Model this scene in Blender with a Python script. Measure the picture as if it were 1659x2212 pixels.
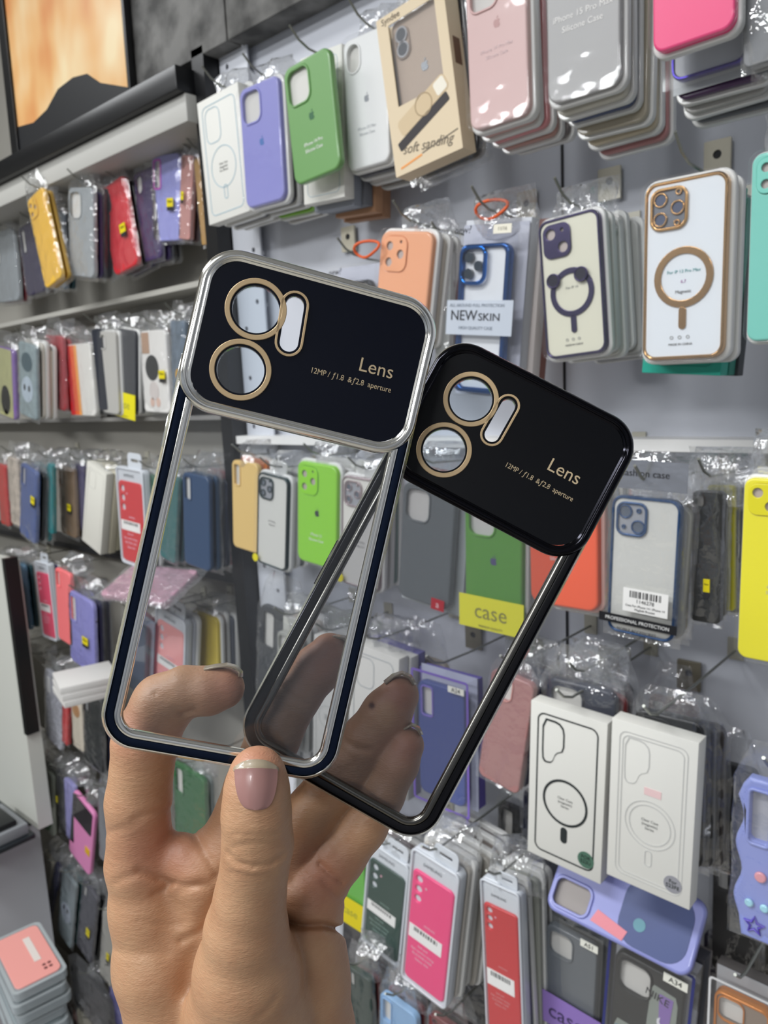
import bpy, bmesh, math, random
import numpy as np
from mathutils import Matrix, Vector, noise
random.seed(7)
for o in list(bpy.data.objects): bpy.data.objects.remove(o)
scn = bpy.context.scene
COL = scn.collection

# ------------------------------------------------------------------ camera
FPX, CX, CY = 1660.0, 829.5, 1106.0
XW = np.array([0.74819045, 0.06998215, -0.65978296])
YW = np.array([0.66174596, -0.15064136, 0.7344382])
ZW = np.array([-0.04799303, -0.98610835, -0.15901883])
RW = np.array([XW, YW, ZW])            # (right, down, forward) -> world
CAM = np.array([0.0, 0.0, 1.75])
cam = bpy.data.cameras.new('camera'); camo = bpy.data.objects.new('camera', cam); COL.objects.link(camo)
camo.matrix_world = Matrix(((RW[0,0], -RW[0,1], -RW[0,2], CAM[0]), (RW[1,0], -RW[1,1], -RW[1,2], CAM[1]),
                            (RW[2,0], -RW[2,1], -RW[2,2], CAM[2]), (0, 0, 0, 1)))
cam.sensor_fit = 'VERTICAL'; cam.sensor_height = 36.0; cam.lens = FPX/2212*36.0
cam.clip_start = 0.01; cam.clip_end = 50
cam.dof.use_dof = True; cam.dof.focus_distance = 0.262; cam.dof.aperture_fstop = 24
scn.camera = camo

# ------------------------------------------------------------------ world, lamps, exposure
w = bpy.data.worlds.new('world'); scn.world = w; w.use_nodes = True
w.node_tree.nodes['Background'].inputs[0].default_value = (0.75, 0.85, 1, 1)
w.node_tree.nodes['Background'].inputs[1].default_value = 0.03
scn.view_settings.view_transform = 'Standard'; scn.view_settings.look = 'None'
scn.view_settings.gamma = 1; scn.view_settings.use_curve_mapping = False
scn.view_settings.exposure = -0.45
try:
    scn.cycles.transparent_max_bounces = 32
    scn.cycles.max_bounces = 8
except Exception: pass
LAMPS = [(-0.7, -0.60, 1.2, 0.30, 42), (-1.9, -2.0, 1.2, 0.50, 90), (0.4, -2.0, 1.2, 0.50, 62), (-1.8, 0.10, 0.8, 0.20, 14)]
for i, (x, y, lx, ly, p) in enumerate(LAMPS):
    L = bpy.data.lights.new('ceiling_tube_light', 'AREA'); L.shape = 'RECTANGLE'; L.size = lx; L.size_y = ly
    L.energy = p; L.color = (0.96, 0.98, 1.0)
    lo = bpy.data.objects.new('ceiling_tube_light', L); lo.location = (x, y, 2.88); COL.objects.link(lo)

# ------------------------------------------------------------------ helpers
def lin(c):
    if isinstance(c, str):
        c = [int(c[i:i+2], 16)/255 for i in (0, 2, 4)]
        c = [v/12.92 if v <= .04045 else ((v+.055)/1.055)**2.4 for v in c]
    return (c[0], c[1], c[2], 1)
MATS = {}
def M(col, rough=.45, metal=0.0, coat=0.0, noise_amt=0.0, nscale=20, bump=0.0, spec=.5):
    k = (col, rough, metal, coat, noise_amt, nscale, bump, spec)
    if k in MATS: return MATS[k]
    m = bpy.data.materials.new('surface'); m.use_nodes = True; nt = m.node_tree
    b = nt.nodes['Principled BSDF']; b.inputs['Base Color'].default_value = lin(col)
    b.inputs['Specular IOR Level'].default_value = spec
    b.inputs['Roughness'].default_value = rough; b.inputs['Metallic'].default_value = metal
    b.inputs['Coat Weight'].default_value = coat; b.inputs['Coat Roughness'].default_value = .06
    tc = nt.nodes.new('ShaderNodeTexCoord')
    if noise_amt or bump:
        n = nt.nodes.new('ShaderNodeTexNoise'); n.inputs['Scale'].default_value = nscale; n.inputs['Detail'].default_value = 5
        nt.links.new(tc.outputs['Object'], n.inputs['Vector'])
    if noise_amt:
        mx = nt.nodes.new('ShaderNodeMix'); mx.data_type = 'RGBA'; mx.blend_type = 'MULTIPLY'
        mx.inputs[0].default_value = noise_amt
        mx.inputs[6].default_value = lin(col)
        cr = nt.nodes.new('ShaderNodeValToRGB'); cr.color_ramp.elements[0].position = .35; cr.color_ramp.elements[1].position = .65
        cr.color_ramp.elements[0].color = (.25, .25, .25, 1)
        nt.links.new(n.outputs['Fac'], cr.inputs[0]); nt.links.new(cr.outputs[0], mx.inputs[7])
        nt.links.new(mx.outputs[2], b.inputs['Base Color'])
    if bump:
        bp = nt.nodes.new('ShaderNodeBump'); bp.inputs['Strength'].default_value = bump; bp.inputs['Distance'].default_value = .002
        nt.links.new(n.outputs['Fac'], bp.inputs['Height']); nt.links.new(bp.outputs[0], b.inputs['Normal'])
    MATS[k] = m; return m
def film(name='clear_film', haze=.07, gloss=.9, rough=.06, bscale=30, bstr=.5, tint='ffffff', hazecol='dfe4ea', f0=.045):
    """thin clear plastic: transparent + fresnel gloss + a little milky scatter"""
    k = ('film', haze, gloss, rough, bscale, bstr, tint, hazecol, f0)
    if k in MATS: return MATS[k]
    m = bpy.data.materials.new(name); m.use_nodes = True; nt = m.node_tree; N = nt.nodes; Lk = nt.links
    for n in list(N): N.remove(n)
    out = N.new('ShaderNodeOutputMaterial'); tr = N.new('ShaderNodeBsdfTransparent'); tr.inputs[0].default_value = lin(tint)
    gl = N.new('ShaderNodeBsdfGlossy'); gl.inputs['Roughness'].default_value = rough; gl.inputs[0].default_value = (gloss,)*3+(1,)
    df = N.new('ShaderNodeBsdfDiffuse'); df.inputs[0].default_value = lin(hazecol)
    lw = N.new('ShaderNodeLayerWeight'); lw.inputs[0].default_value = .5; pw = N.new('ShaderNodeMath'); pw.operation = 'POWER'; pw.inputs[1].default_value = 5
    fr = N.new('ShaderNodeMath'); fr.operation = 'MULTIPLY_ADD'; fr.inputs[1].default_value = .9; fr.inputs[2].default_value = f0
    Lk.new(lw.outputs['Facing'], pw.inputs[0]); Lk.new(pw.outputs[0], fr.inputs[0])
    m1 = N.new('ShaderNodeMixShader'); m1.inputs[0].default_value = haze
    m2 = N.new('ShaderNodeMixShader')
    Lk.new(tr.outputs[0], m1.inputs[1]); Lk.new(df.outputs[0], m1.inputs[2])
    Lk.new(fr.outputs[0], m2.inputs[0]); Lk.new(m1.outputs[0], m2.inputs[1]); Lk.new(gl.outputs[0], m2.inputs[2])
    Lk.new(m2.outputs[0], out.inputs[0])
    if bstr:
        tc = N.new('ShaderNodeTexCoord'); no = N.new('ShaderNodeTexNoise'); no.inputs['Scale'].default_value = bscale; no.inputs['Detail'].default_value = 3
        bp = N.new('ShaderNodeBump'); bp.inputs['Strength'].default_value = bstr; bp.inputs['Distance'].default_value = .004
        Lk.new(tc.outputs['Object'], no.inputs['Vector']); Lk.new(no.outputs['Fac'], bp.inputs['Height'])
        Lk.new(bp.outputs[0], gl.inputs['Normal']); Lk.new(bp.outputs[0], lw.inputs['Normal'])
    MATS[k] = m; return m
COVER = film('blister_cover', .015, .9, .05, 14, .45, f0=.03)
BAG = film('clear_bag', .03, 1, .07, 55, 1.0, f0=.10)
BAG2 = film('crumpled_bag', .08, 1, .07, 80, 1.0, f0=.20)
BOXCLEAR = film('clear_box', .015, .9, .05, 10, .15, f0=.045)
TRAY = M('d9d9d6', .35, coat=.4)
WHITE = M('e4e3de', .6); INKK = M('17171a', .5)
CHROME = M('f4f3ec', .14, 1.0)

def ray(px, py): return RW @ np.array([(px-CX)/FPX, (py-CY)/FPX, 1.0])
def PW(px, py, D):
    r = ray(px, py); return CAM + r*(D/r[1])
def link(name, me, mat, parent=None):
    o = bpy.data.objects.new(name, me); COL.objects.link(o)
    if mat: me.materials.clear(); me.materials.append(mat)
    if parent is not None: o.parent = parent
    return o
def tag(o, label, cat, group=None):
    o['label'] = label; o['category'] = cat
    if group: o['group'] = group
    return o
def empty(name, mat=None):
    o = bpy.data.objects.new(name, None); o.empty_display_size = .01; COL.objects.link(o)
    if mat is not None: o.matrix_world = mat
    return o
def shade(me, ang=38):
    me.polygons.foreach_set('use_smooth', [True]*len(me.polygons))
    try: me.set_sharp_from_angle(angle=math.radians(ang))
    except Exception: pass
def rr(x0, z0, x1, z1, r, n=6):
    r = min(r, (x1-x0)/2-1e-5, (z1-z0)/2-1e-5); pts = []
    for cx, cz, a in ((x1-r, z1-r, 0), (x0+r, z1-r, 90), (x0+r, z0+r, 180), (x1-r, z0+r, 270)):
        for i in range(n+1):
            t = math.radians(a+90*i/n); pts.append((cx+r*math.cos(t), cz+r*math.sin(t)))
    return pts
def circ(cx, cz, r, n=32): return [(cx+r*math.cos(2*math.pi*i/n), cz+r*math.sin(2*math.pi*i/n)) for i in range(n)]
TMP = []
def plate(name, outlines, y0, y1, mat, parent, b=0.0, res=2):
    """flat piece in the x-z plane, from depth y0 (front) to y1, outlines with holes, edge bevel b"""
    cu = bpy.data.curves.new(name, 'CURVE'); cu.dimensions = '2D'; cu.fill_mode = 'BOTH'
    for pts in outlines:
        s = cu.splines.new('POLY'); s.points.add(len(pts)-1)
        for p, q in zip(s.points, pts): p.co = (q[0], q[1], 0, 1)
        s.use_cyclic_u = True
    t = (y1-y0)/2; b = min(b, t*.98)
    cu.extrude = max(t-b, 1e-6); cu.bevel_depth = b; cu.bevel_resolution = res; cu.offset = -b
    o = bpy.data.objects.new('tmp', cu); me = bpy.data.meshes.new_from_object(o)
    bpy.data.objects.remove(o); bpy.data.curves.remove(cu)
    yc = (y0+y1)/2
    n = len(me.vertices); a = np.empty(n*3); me.vertices.foreach_get('co', a); a = a.reshape(-1, 3)
    c = np.stack([a[:, 0], yc-a[:, 2], a[:, 1]], 1); me.vertices.foreach_set('co', c.ravel())
    me.name = name; me.update(); shade(me)
    return link(name, me, mat, parent)
def line_art(name, pts_out, pts_in, y, mat, parent, t=.0003): return plate(name, [pts_out, pts_in], y-t, y+t*.3, mat, parent)
def ringrr(x0, z0, x1, z1, r, lw): return [rr(x0, z0, x1, z1, r), rr(x0+lw, z0+lw, x1-lw, z1-lw, max(r-lw, 1e-4))]
def ringc(cx, cz, r, lw): return [circ(cx, cz, r), circ(cx, cz, r-lw)]
def text(s, size, x, z, y, mat, parent, align='CENTER', ang=0, t=.00012, name='lettering', shear=0, wscale=1):
    cu = bpy.data.curves.new('t', 'FONT'); cu.body = s; cu.size = size; cu.align_x = align; cu.align_y = 'CENTER'
    cu.extrude = t; cu.shear = shear; cu.resolution_u = 3
    o = bpy.data.objects.new('tmp', cu); me = bpy.data.meshes.new_from_object(o); bpy.data.objects.remove(o); bpy.data.curves.remove(cu)
    me.transform(Matrix.Translation((x, y, z)) @ Matrix.Rotation(-math.radians(ang), 4, 'Y') @ Matrix.Rotation(math.pi/2, 4, 'X') @ Matrix.Diagonal((wscale, 1, 1, 1)))
    me.name = name
    return link(name, me, mat, parent)
def box_mesh(x0, x1, y0, y1, z0, z1, bev=0.0, me=None):
    bm = bmesh.new(); r = bmesh.ops.create_cube(bm, size=1)
    for v in bm.verts: v.co = Vector((x0+(v.co.x+.5)*(x1-x0), y0+(v.co.y+.5)*(y1-y0), z0+(v.co.z+.5)*(z1-z0)))
    if bev: bmesh.ops.bevel(bm, geom=bm.edges[:]+bm.verts[:], offset=bev, segments=2, affect='EDGES', profile=.5)
    me = bpy.data.meshes.new('box'); bm.to_mesh(me); bm.free(); shade(me); return me
def box(name, x0, x1, y0, y1, z0, z1, mat, parent=None, bev=0.0):
    me = box_mesh(x0, x1, y0, y1, z0, z1, bev); me.name = name; return link(name, me, mat, parent)
def tube(name, pts, r, mat, parent=None, n=8, cyc=False):
    cu = bpy.data.curves.new(name, 'CURVE'); cu.dimensions = '3D'; s = cu.splines.new('POLY'); s.points.add(len(pts)-1)
    for p, q in zip(s.points, pts): p.co = (q[0], q[1], q[2], 1)
    s.use_cyclic_u = cyc
    cu.bevel_depth = r; cu.bevel_resolution = 2; cu.use_fill_caps = True
    o = bpy.data.objects.new('tmp', cu); me = bpy.data.meshes.new_from_object(o); bpy.data.objects.remove(o); bpy.data.curves.remove(cu)
    shade(me, 60); return link(name, me, mat, parent)
def sweep(name, path, nrm, prof, mat, parent):
    """closed sweep: path = closed (x,z) loop, nrm = outward normals, prof = closed list of (inset, y)"""
    n, m = len(path), len(prof); vs = []; fs = []
    for (x, z), (nx, nz) in zip(path, nrm):
        for ins, y in prof: vs.append((x-nx*ins, y, z-nz*ins))
    for i in range(n):
        j = (i+1) % n
        for k in range(m):
            l = (k+1) % m; fs.append((i*m+k, i*m+l, j*m+l, j*m+k))
    me = bpy.data.meshes.new(name); me.from_pydata(vs, [], fs); me.update()
    bm = bmesh.new(); bm.from_mesh(me); bmesh.ops.recalc_face_normals(bm, faces=bm.faces[:]); bm.to_mesh(me); bm.free()
    shade(me, 50); return link(name, me, mat, parent)
def rrn(x0, z0, x1, z1, r, n=12):
    pts, nr = [], []
    for cx, cz, a in ((x1-r, z1-r, 0), (x0+r, z1-r, 90), (x0+r, z0+r, 180), (x1-r, z0+r, 270)):
        for i in range(n+1):
            t = math.radians(a+90*i/n); pts.append((cx+r*math.cos(t), cz+r*math.sin(t))); nr.append((math.cos(t), math.sin(t)))
    return pts, nr
def apple(cx, cz, s):
    pts = [(0,.30),(.10,.36),(.24,.38),(.38,.32),(.44,.24),(.34,.14),(.31,.0),(.35,-.13),(.46,-.22),(.38,-.40),(.26,-.52),(.14,-.53),(0,-.48),(-.14,-.53),(-.27,-.50),(-.40,-.32),(-.47,-.08),(-.46,.14),(-.36,.31),(-.22,.38),(-.08,.35)]
    leaf = [(.0,.44),(.02,.58),(.12,.70),(.20,.72),(.19,.58),(.10,.46)]
    return [[(cx+x*s, cz+z*s) for x, z in pts], [(cx+x*s, cz+z*s) for x, z in leaf]]
def quadmat(TL, BL, TR, D, yaw=0):
    """frame on the vertical display plane at depth D: local x right, z up, y into the wall, origin bottom left"""
    a = PW(*TL, D); th = math.radians(yaw)
    nrm = np.array([-math.sin(th), math.cos(th), 0.0])
    def hit(p):
        r = ray(*p); return CAM + r*((a-CAM).dot(nrm)/r.dot(nrm))
    b, c = hit(BL), hit(TR); v = b-a; h = np.linalg.norm(v); v = v/h
    u = np.cross(nrm, -v)*1.0; u /= np.linalg.norm(u)
    if (c-a).dot(u) < 0: u = -u
    wd = float((c-a).dot(u)); z = -v
    yv = np.cross(z, u)
    m = Matrix(((u[0], yv[0], z[0], b[0]), (u[1], yv[1], z[1], b[1]), (u[2], yv[2], z[2], b[2]), (0, 0, 0, 1)))
    return m, wd, float(h)

def struct(o): o['kind'] = 'structure'; return o
def pillow(name, w_, h_, t, mat, parent, x0=0, z0=0, y0=0, amp=.002, seed=0, nx=12, nz=20, top=0.0, freq=60):
    """closed crumpled clear bag round a case"""
    vs = []; fs = []; k = (nx+1)*(nz+1)
    for side in (-1, 1):
        for j in range(nz+1):
            for i in range(nx+1):
                u, v = i/nx, j/nz
                e = min(1, 4*min(u, 1-u))**.5*min(1, 5*min(v, 1-v))**.5
                x = x0+u*w_; z = z0+v*h_
                if top and v > 1-top:
                    q = (v-1+top)/top; x = x0+w_/2+(x-x0-w_/2)*(1-.45*q)
                p = Vector((x*freq, z*freq*.8, seed*7.3+side*3))
                a = amp*(1+1.5*max(0, v-.8)*5*(top > 0))
                d = noise.noise(p)*a+noise.noise(p*2.7)*a*.5
                edge = 0 if (i in (0, nx) or j in (0, nz)) else 1
                y = y0+t/2+side*(t/2*e)*1.0*edge+d*(1 if edge else .0)+noise.noise(Vector((x*30, z*30, seed)))*amp*(1-edge)
                vs.append((x+noise.noise(p+Vector((9, 9, 9)))*amp*.7, y, z))
    for s in (0, 1):
        for j in range(nz):
            for i in range(nx):
                a = s*k+j*(nx+1)+i; q = (a, a+1, a+nx+2, a+nx+1)
                fs.append(q if s == 0 else q[::-1])
    me = bpy.data.meshes.new(name); me.from_pydata(vs, [], fs)
    bm = bmesh.new(); bm.from_mesh(me); bmesh.ops.remove_doubles(bm, verts=bm.verts, dist=1e-5); bm.to_mesh(me); bm.free()
    shade(me, 35); return link(name, me, mat, parent)
# ------------------------------------------------------------------ product builders (local frame: x right, z up, y to the wall, front at y=0)
LENSES = {'lens3': [(.27, .73, .17), (.27, .27, .17), (.73, .5, .17), (.74, .86, .06)], 'lens3d': [(.27, .73, .19), (.27, .27, .19), (.73, .5, .19), (.75, .86, .09), (.72, .15, .09)], 'lens2': [(.29, .71, .22), (.71, .29, .22), (.72, .76, .08), (.25, .26, .07)]}
def clear_island(root, u, h, st, mat, y, x0, z0, x1, z1, rad):
    W_, H_ = x1-x0, z1-z0
    plate('camera_rim', ringrr(x0, z0, x1, z1, rad, .035*u), y-.0018, y+.001, mat, root, .0006)
    plate('camera_island', [rr(x0+.01*u, z0+.01*u, x1-.01*u, z1-.01*u, rad)], y+.0002, y+.0008, M('9a9ca2' if st != 'lens3d' else '6d7078', .25, coat=.5), root)
    for a, b, c in LENSES[st]:
        plate('lens_ring', ringc(x0+a*W_, z0+b*H_, c*W_, .022*u), y-.0014, y+.0004, mat, root, .0004)
        if c > .1: plate('lens_disc', [circ(x0+a*W_, z0+b*H_, c*W_-.02*u, 20)], y-.0003, y+.0003, M('3c4560' if st == 'lens3d' else '5c6470', .3, coat=.5), root)
    return [rr(x0+.01*u, z0+.01*u, x1-.01*u, z1-.01*u, rad)]
def cam_cut(root, w, h, st, mat, y, rimmat=None, back='cfcdc8', ring_isl=False):
    """returns hole outlines for the shell and adds rim / card / lens parts"""
    rimmat = rimmat or mat; bk = M(back, .6); u = w
    if st == 'pill': r = (.09*u, h-.42*u*1.3-.02*u, .40*u, h-.10*u)
    elif st == 'wide': r = (.10*u, h-.30*u, .90*u, h-.10*u)
    elif st in ('sq', 'lens3', 'lens2', 'lens4', 'lens3d'): r = (.08*u, h-.58*u, .54*u, h-.08*u)
    elif st == 'slot': r = (.10*u, h-.62*u, .33*u, h-.09*u)
    elif st == 'dots':
        hs = [circ(.17*u, h-(.17+.20*i)*u, .062*u, 16) for i in range(3)]
        dk = M('1c1c1e', .3)
        plate('camera_opening', [rr(.09*u, h-.68*u, .26*u, h-.09*u, .05*u)], y+.004, y+.0045, dk, root)
        return hs
    else: return []
    x0, z0, x1, z1 = r; rad = {'pill': .15, 'wide': .08, 'slot': .05}.get(st, .13)*u
    if st in ('pill', 'wide', 'sq', 'slot'):
        plate('camera_rim', ringrr(x0-.02*u, z0-.02*u, x1+.02*u, z1+.02*u, rad+.02*u, .028*u), y-.0012, y+.001, rimmat, root, .0004)
        plate('camera_opening', [rr(x0-.01*u, z0-.01*u, x1+.01*u, z1+.01*u, rad)], y+.0045, y+.005, bk, root)
        return [rr(x0, z0, x1, z1, rad)]
    if ring_isl:
        return clear_island(root, u, h, st, mat, y, x0, z0, x1, z1, rad)
    # lens styles: raised island plate with lens holes
    ms = {'lens3': [(.27, .73, .14), (.27, .27, .14), (.74, .5, .14), (.74, .85, .05)], 'lens3d': [(.27, .73, .15), (.27, .27, .15), (.73, .5, .15), (.78, .87, .07), (.76, .13, .06)],
          'lens2': [(.29, .71, .17), (.71, .29, .17), (.71, .78, .06)], 'lens4': [(.29, .71, .16), (.29, .29, .16), (.71, .71, .16), (.71, .29, .10)]}[st]
    W_, H_ = x1-x0, z1-z0
    hs = [circ(x0+a*W_, z0+b*H_, c*W_, 20) for a, b, c in ms]
    plate('camera_island', [rr(x0, z0, x1, z1, rad)]+hs, y-.0014, y+.0005, rimmat, root, .0005)
    plate('camera_opening', [rr(x0, z0, x1, z1, rad)], y+.0012, y+.0016, M('b9aca6' if st != 'lens3d' else '3a4258', .4), root)
    return [rr(x0+.01*u, z0+.01*u, x1-.01*u, z1-.01*u, rad)]
def lines(root, ls, x, z, y, mat, size, gap=1.35):
    for i, s in enumerate(ls): text(s, size, x, z-i*size*gap, y, mat, root)
def yellow_tag(root, w, h, o):
    s = o.get('tagpos', (.72, .42)); x, z = s[0]*w, s[1]*h
    a = box('tag_label', x-.11*w, x+.11*w, -.0052, -.0048, z-.03*h, z+.07*h, M('e0cf10', .4), root)
    box('tag_foot', x-.10*w, x+.10*w, -.0052, -.0048, z-.075*h, z-.03*h, M('2c2c2e', .4), root)
    text('New', .08*w, x, z+.03*h, -.0054, INKK, root)
def barcode(root, x0, z0, x1, z1, y, num=None, n=22):
    st = box('sticker', x0, x1, y-.0002, y, z0, z1, M('ecebe8', .5), root)
    bm = bmesh.new(); rd = random.Random(int(x0*1e5)+3); x = x0+(x1-x0)*.15; e = x0+(x1-x0)*.85
    while x < e:
        wd = rd.choice((.0005, .0009, .0013))*(x1-x0)/.035; mm = box_mesh(x, x+wd, y-.0004, y-.0002, z0+(z1-z0)*.62, z1-(z1-z0)*.1)
        bm.from_mesh(mm); bpy.data.meshes.remove(mm); x += wd*2.0
    me = bpy.data.meshes.new('barcode'); bm.to_mesh(me); bm.free(); link('barcode', me, INKK, root)
    if num: text(num, (z1-z0)*.22, (x0+x1)/2, z0+(z1-z0)*.48, y-.0003, INKK, root)
def tray(root, w, h, t, mat=None, tab=False, m=.05, cover=True, y=0):
    mat = mat or TRAY; a = m*w
    out = rr(-a, -a, w+a, h+a, .17*w)
    plate('blister_tray', [out], y+.007, y+t, mat, root, .002)
    if tab:
        o2 = rr(w*.22, h+a*.3, w*.78, h+a+.26*w, .10*w)
        hole = rr(w*.37, h+a+.10*w, w*.63, h+a+.155*w, .02*w)
        plate('hang_tab', [o2, hole], y+t-.003, y+t-.0015, mat, root, .0004)
    if cover: plate('blister_cover', [rr(-a*.7, -a*.7, w+a*.7, h+a*.7, .17*w)], y-.0035, y-.0006, COVER, root, .0012)

def k_sil(root, w, h, o):
    c = M(o['c'], .38, coat=.3); t = o.get('t', .010); r = o.get('r', .15)*w
    hs = cam_cut(root, w, h, o.get('cam', 'pill'), c, 0, M(o.get('rim', o['c']), .35), o.get('back', 'cfcdc8'))
    plate('case_shell', [rr(0, 0, w, h, r)]+hs, 0, t, c, root, min(.003, .033*w), 3)
    if o.get('logo'): plate('emblem', apple(w*.52, h*o.get('lz', .52), w*.12), -.0002, .0004, M(o['logo'], .4), root)
    if o.get('txt'): lines(root, o['txt'], w*.5, h*o.get('tz', .30), -.0002, M(o.get('tc', 'e9e9e6'), .5), o.get('ts', .07)*w)
    if o.get('tray', 1): tray(root, w, h, o.get('T', .015), M(o['trayc'], .35, coat=.4) if 'trayc' in o else None, o.get('tab', 0), cover=o.get('cover', 1))
def k_frame(root, w, h, o):
    c = M(o['c'], .18, o.get('metal', .8)); r = .15*w; p = M(o.get('panel', 'dcdcdc'), .25, coat=.5)
    hs = cam_cut(root, w, h, o.get('cam', 'lens3d'), c, .001, c, ring_isl=not o.get('studs'))
    plate('frame', [rr(0, 0, w, h, r), rr(.045*w, .045*w, w*.955, h-.045*w, r*.8)], 0, .010, c, root, .002, 3)
    plate('back_panel', [rr(.03*w, .03*w, w*.97, h-.03*w, r*.85)]+hs, .0016, .004, p, root)
    if o.get('mag'):
        cz = h*.46; plate('magnet_ring', ringc(w*.5, cz, w*.36, w*.085), .0002, .0017, c, root, .0004)
        plate('magnet_bar', [rr(w*.455, h*.17, w*.545, h*.17+w*.27, w*.045)], .0002, .0017, c, root, .0004)
        for i, (cc, s) in enumerate(o.get('mtxt', [])): text(s, w*.055, w*.5, cz+w*(.07-.12*i), .0013, M(cc, .5), root)
        if o.get('china'): text('MADE IN CHINA', w*.04, w*.48, h*.085, .0013, M('6a6a66', .5), root)
        for i in range(3 if o.get('china') else 0):
            line_art('recycle_mark', circ(w*(.37+.1*i), h*.125, w*.022, 12), circ(w*(.37+.1*i), h*.125, w*.015, 12), .0014, M('9a9a96', .5), root)
    if o.get('studs'):
        for sx, sz in ((.22, .56), (.68, .57)):
            plate('lens_cover', [circ(w*sx, h*sz, w*.095)], -.002, .0005, M('231f2c', .2, coat=1), root, .0006)
            plate('lens_cover_ring', ringc(w*sx, h*sz, w*.11, w*.025), -.0024, .0003, c, root, .0004)
    if o.get('txt'): lines(root, o['txt'], w*.5, h*o.get('tz', .55), .0013, M(o.get('tc', '8a8a86'), .5), o.get('ts', .06)*w)
    if o.get('tray', 1): tray(root, w, h, o.get('T', .015), None, o.get('tab', 0))
def k_box(root, w, h, o):
    c = M(o.get('c', 'deddd6'), .6); t = o.get('t', .018)
    box('carton', 0, w, 0, t, 0, h, c, root, .0007)
    ln = M(o.get('line', '9fb3bd'), .6); lw = o.get('lw', .012)*w
    a = .10*w
    y = -.0001
    line_art('printed_outline', rr(a, a, w-a, h-a*1.1, .10*w), rr(a+lw, a+lw, w-a-lw, h-a*1.1-lw, .10*w-lw), y, ln, root)
    if o.get('dbl'): line_art('printed_outline', rr(a*1.4, a*1.4, w-a*1.4, h-a*1.5, .09*w), rr(a*1.4+lw, a*1.4+lw, w-a*1.4-lw, h-a*1.5-lw, .09*w-lw), y, ln, root)
    if o.get('ultra'):
        X0, Z1 = .17*w, h-.17*w
        P_ = [(X0, Z1), (X0+.22*w, Z1), (X0+.30*w, Z1-.08*w), (X0+.30*w, Z1-.36*w), (X0+.19*w, Z1-.42*w), (X0+.14*w, Z1-.56*w), (X0+.04*w, Z1-.58*w), (X0, Z1-.52*w)]
        cx = sum(p[0] for p in P_)/8; cz = sum(p[1] for p in P_)/8
        Q = []
        n = len(P_)
        for i in range(n):       # chaikin rounding
            p, q = P_[i], P_[(i+1) % n]; Q += [(p[0]*.8+q[0]*.2, p[1]*.8+q[1]*.2), (p[0]*.2+q[0]*.8, p[1]*.2+q[1]*.8)]
        f = 1-2.2*lw/(.3*w)
        line_art('printed_camera', Q, [(cx+(x-cx)*f, cz+(z-cz)*(1-(1-f)*.6)) for x, z in Q], y, ln, root)
    else:
        line_art('printed_camera', rr(.16*w, h-.66*w, .52*w, h-.16*w, .12*w), rr(.16*w+lw, h-.66*w+lw, .52*w-lw, h-.16*w-lw, .12*w-lw), y, ln, root)
    if o.get('mag', 1):
        lr = o.get('mlw', lw/w)*w; line_art('printed_ring', circ(w*.5, h*.42, w*.30), circ(w*.5, h*.42, w*.30-lr), y, ln, root)
        if o.get('dbl'): line_art('printed_ring', circ(w*.5, h*.42, w*.25), circ(w*.5, h*.42, w*.25-lr), y, ln, root)
        sl = rr(w*.455, h*.16, w*.545, h*.16+.21*w, .045*w)
        if o.get('solid'): plate('printed_bar', [sl], y-.0002, y+.0001, ln, root)
        else: line_art('printed_bar', sl, rr(w*.455+lw, h*.16+lw, w*.545-lw, h*.16+.21*w-lw, .045*w-lw), y, ln, root)
        for i, s in enumerate(('Clear Case', '(magnetic)', 'For iPhone' if not o.get('ultra') else 'Series')): text(s, w*.045, w*.5, h*.42+w*(.05-.05*i), y-.0002, M('8f8f8c', .6), root)
    if o.get('dot'):
        plate('round_sticker', [circ(w*.80, h*.115, w*.105)], -.0005, 0, M(o['dot'], .5), root)
        for i, s in enumerate(o['dott']): text(s, w*.065, w*.80, h*.115+w*(.035-.06*i), -.0007, M('26302c', .5), root)
    if o.get('tears'): box('price_tag', w*.42, w*.62, -.0004, 0, h*.60, h*.645, M('e9c9c8', .5), root)
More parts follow.
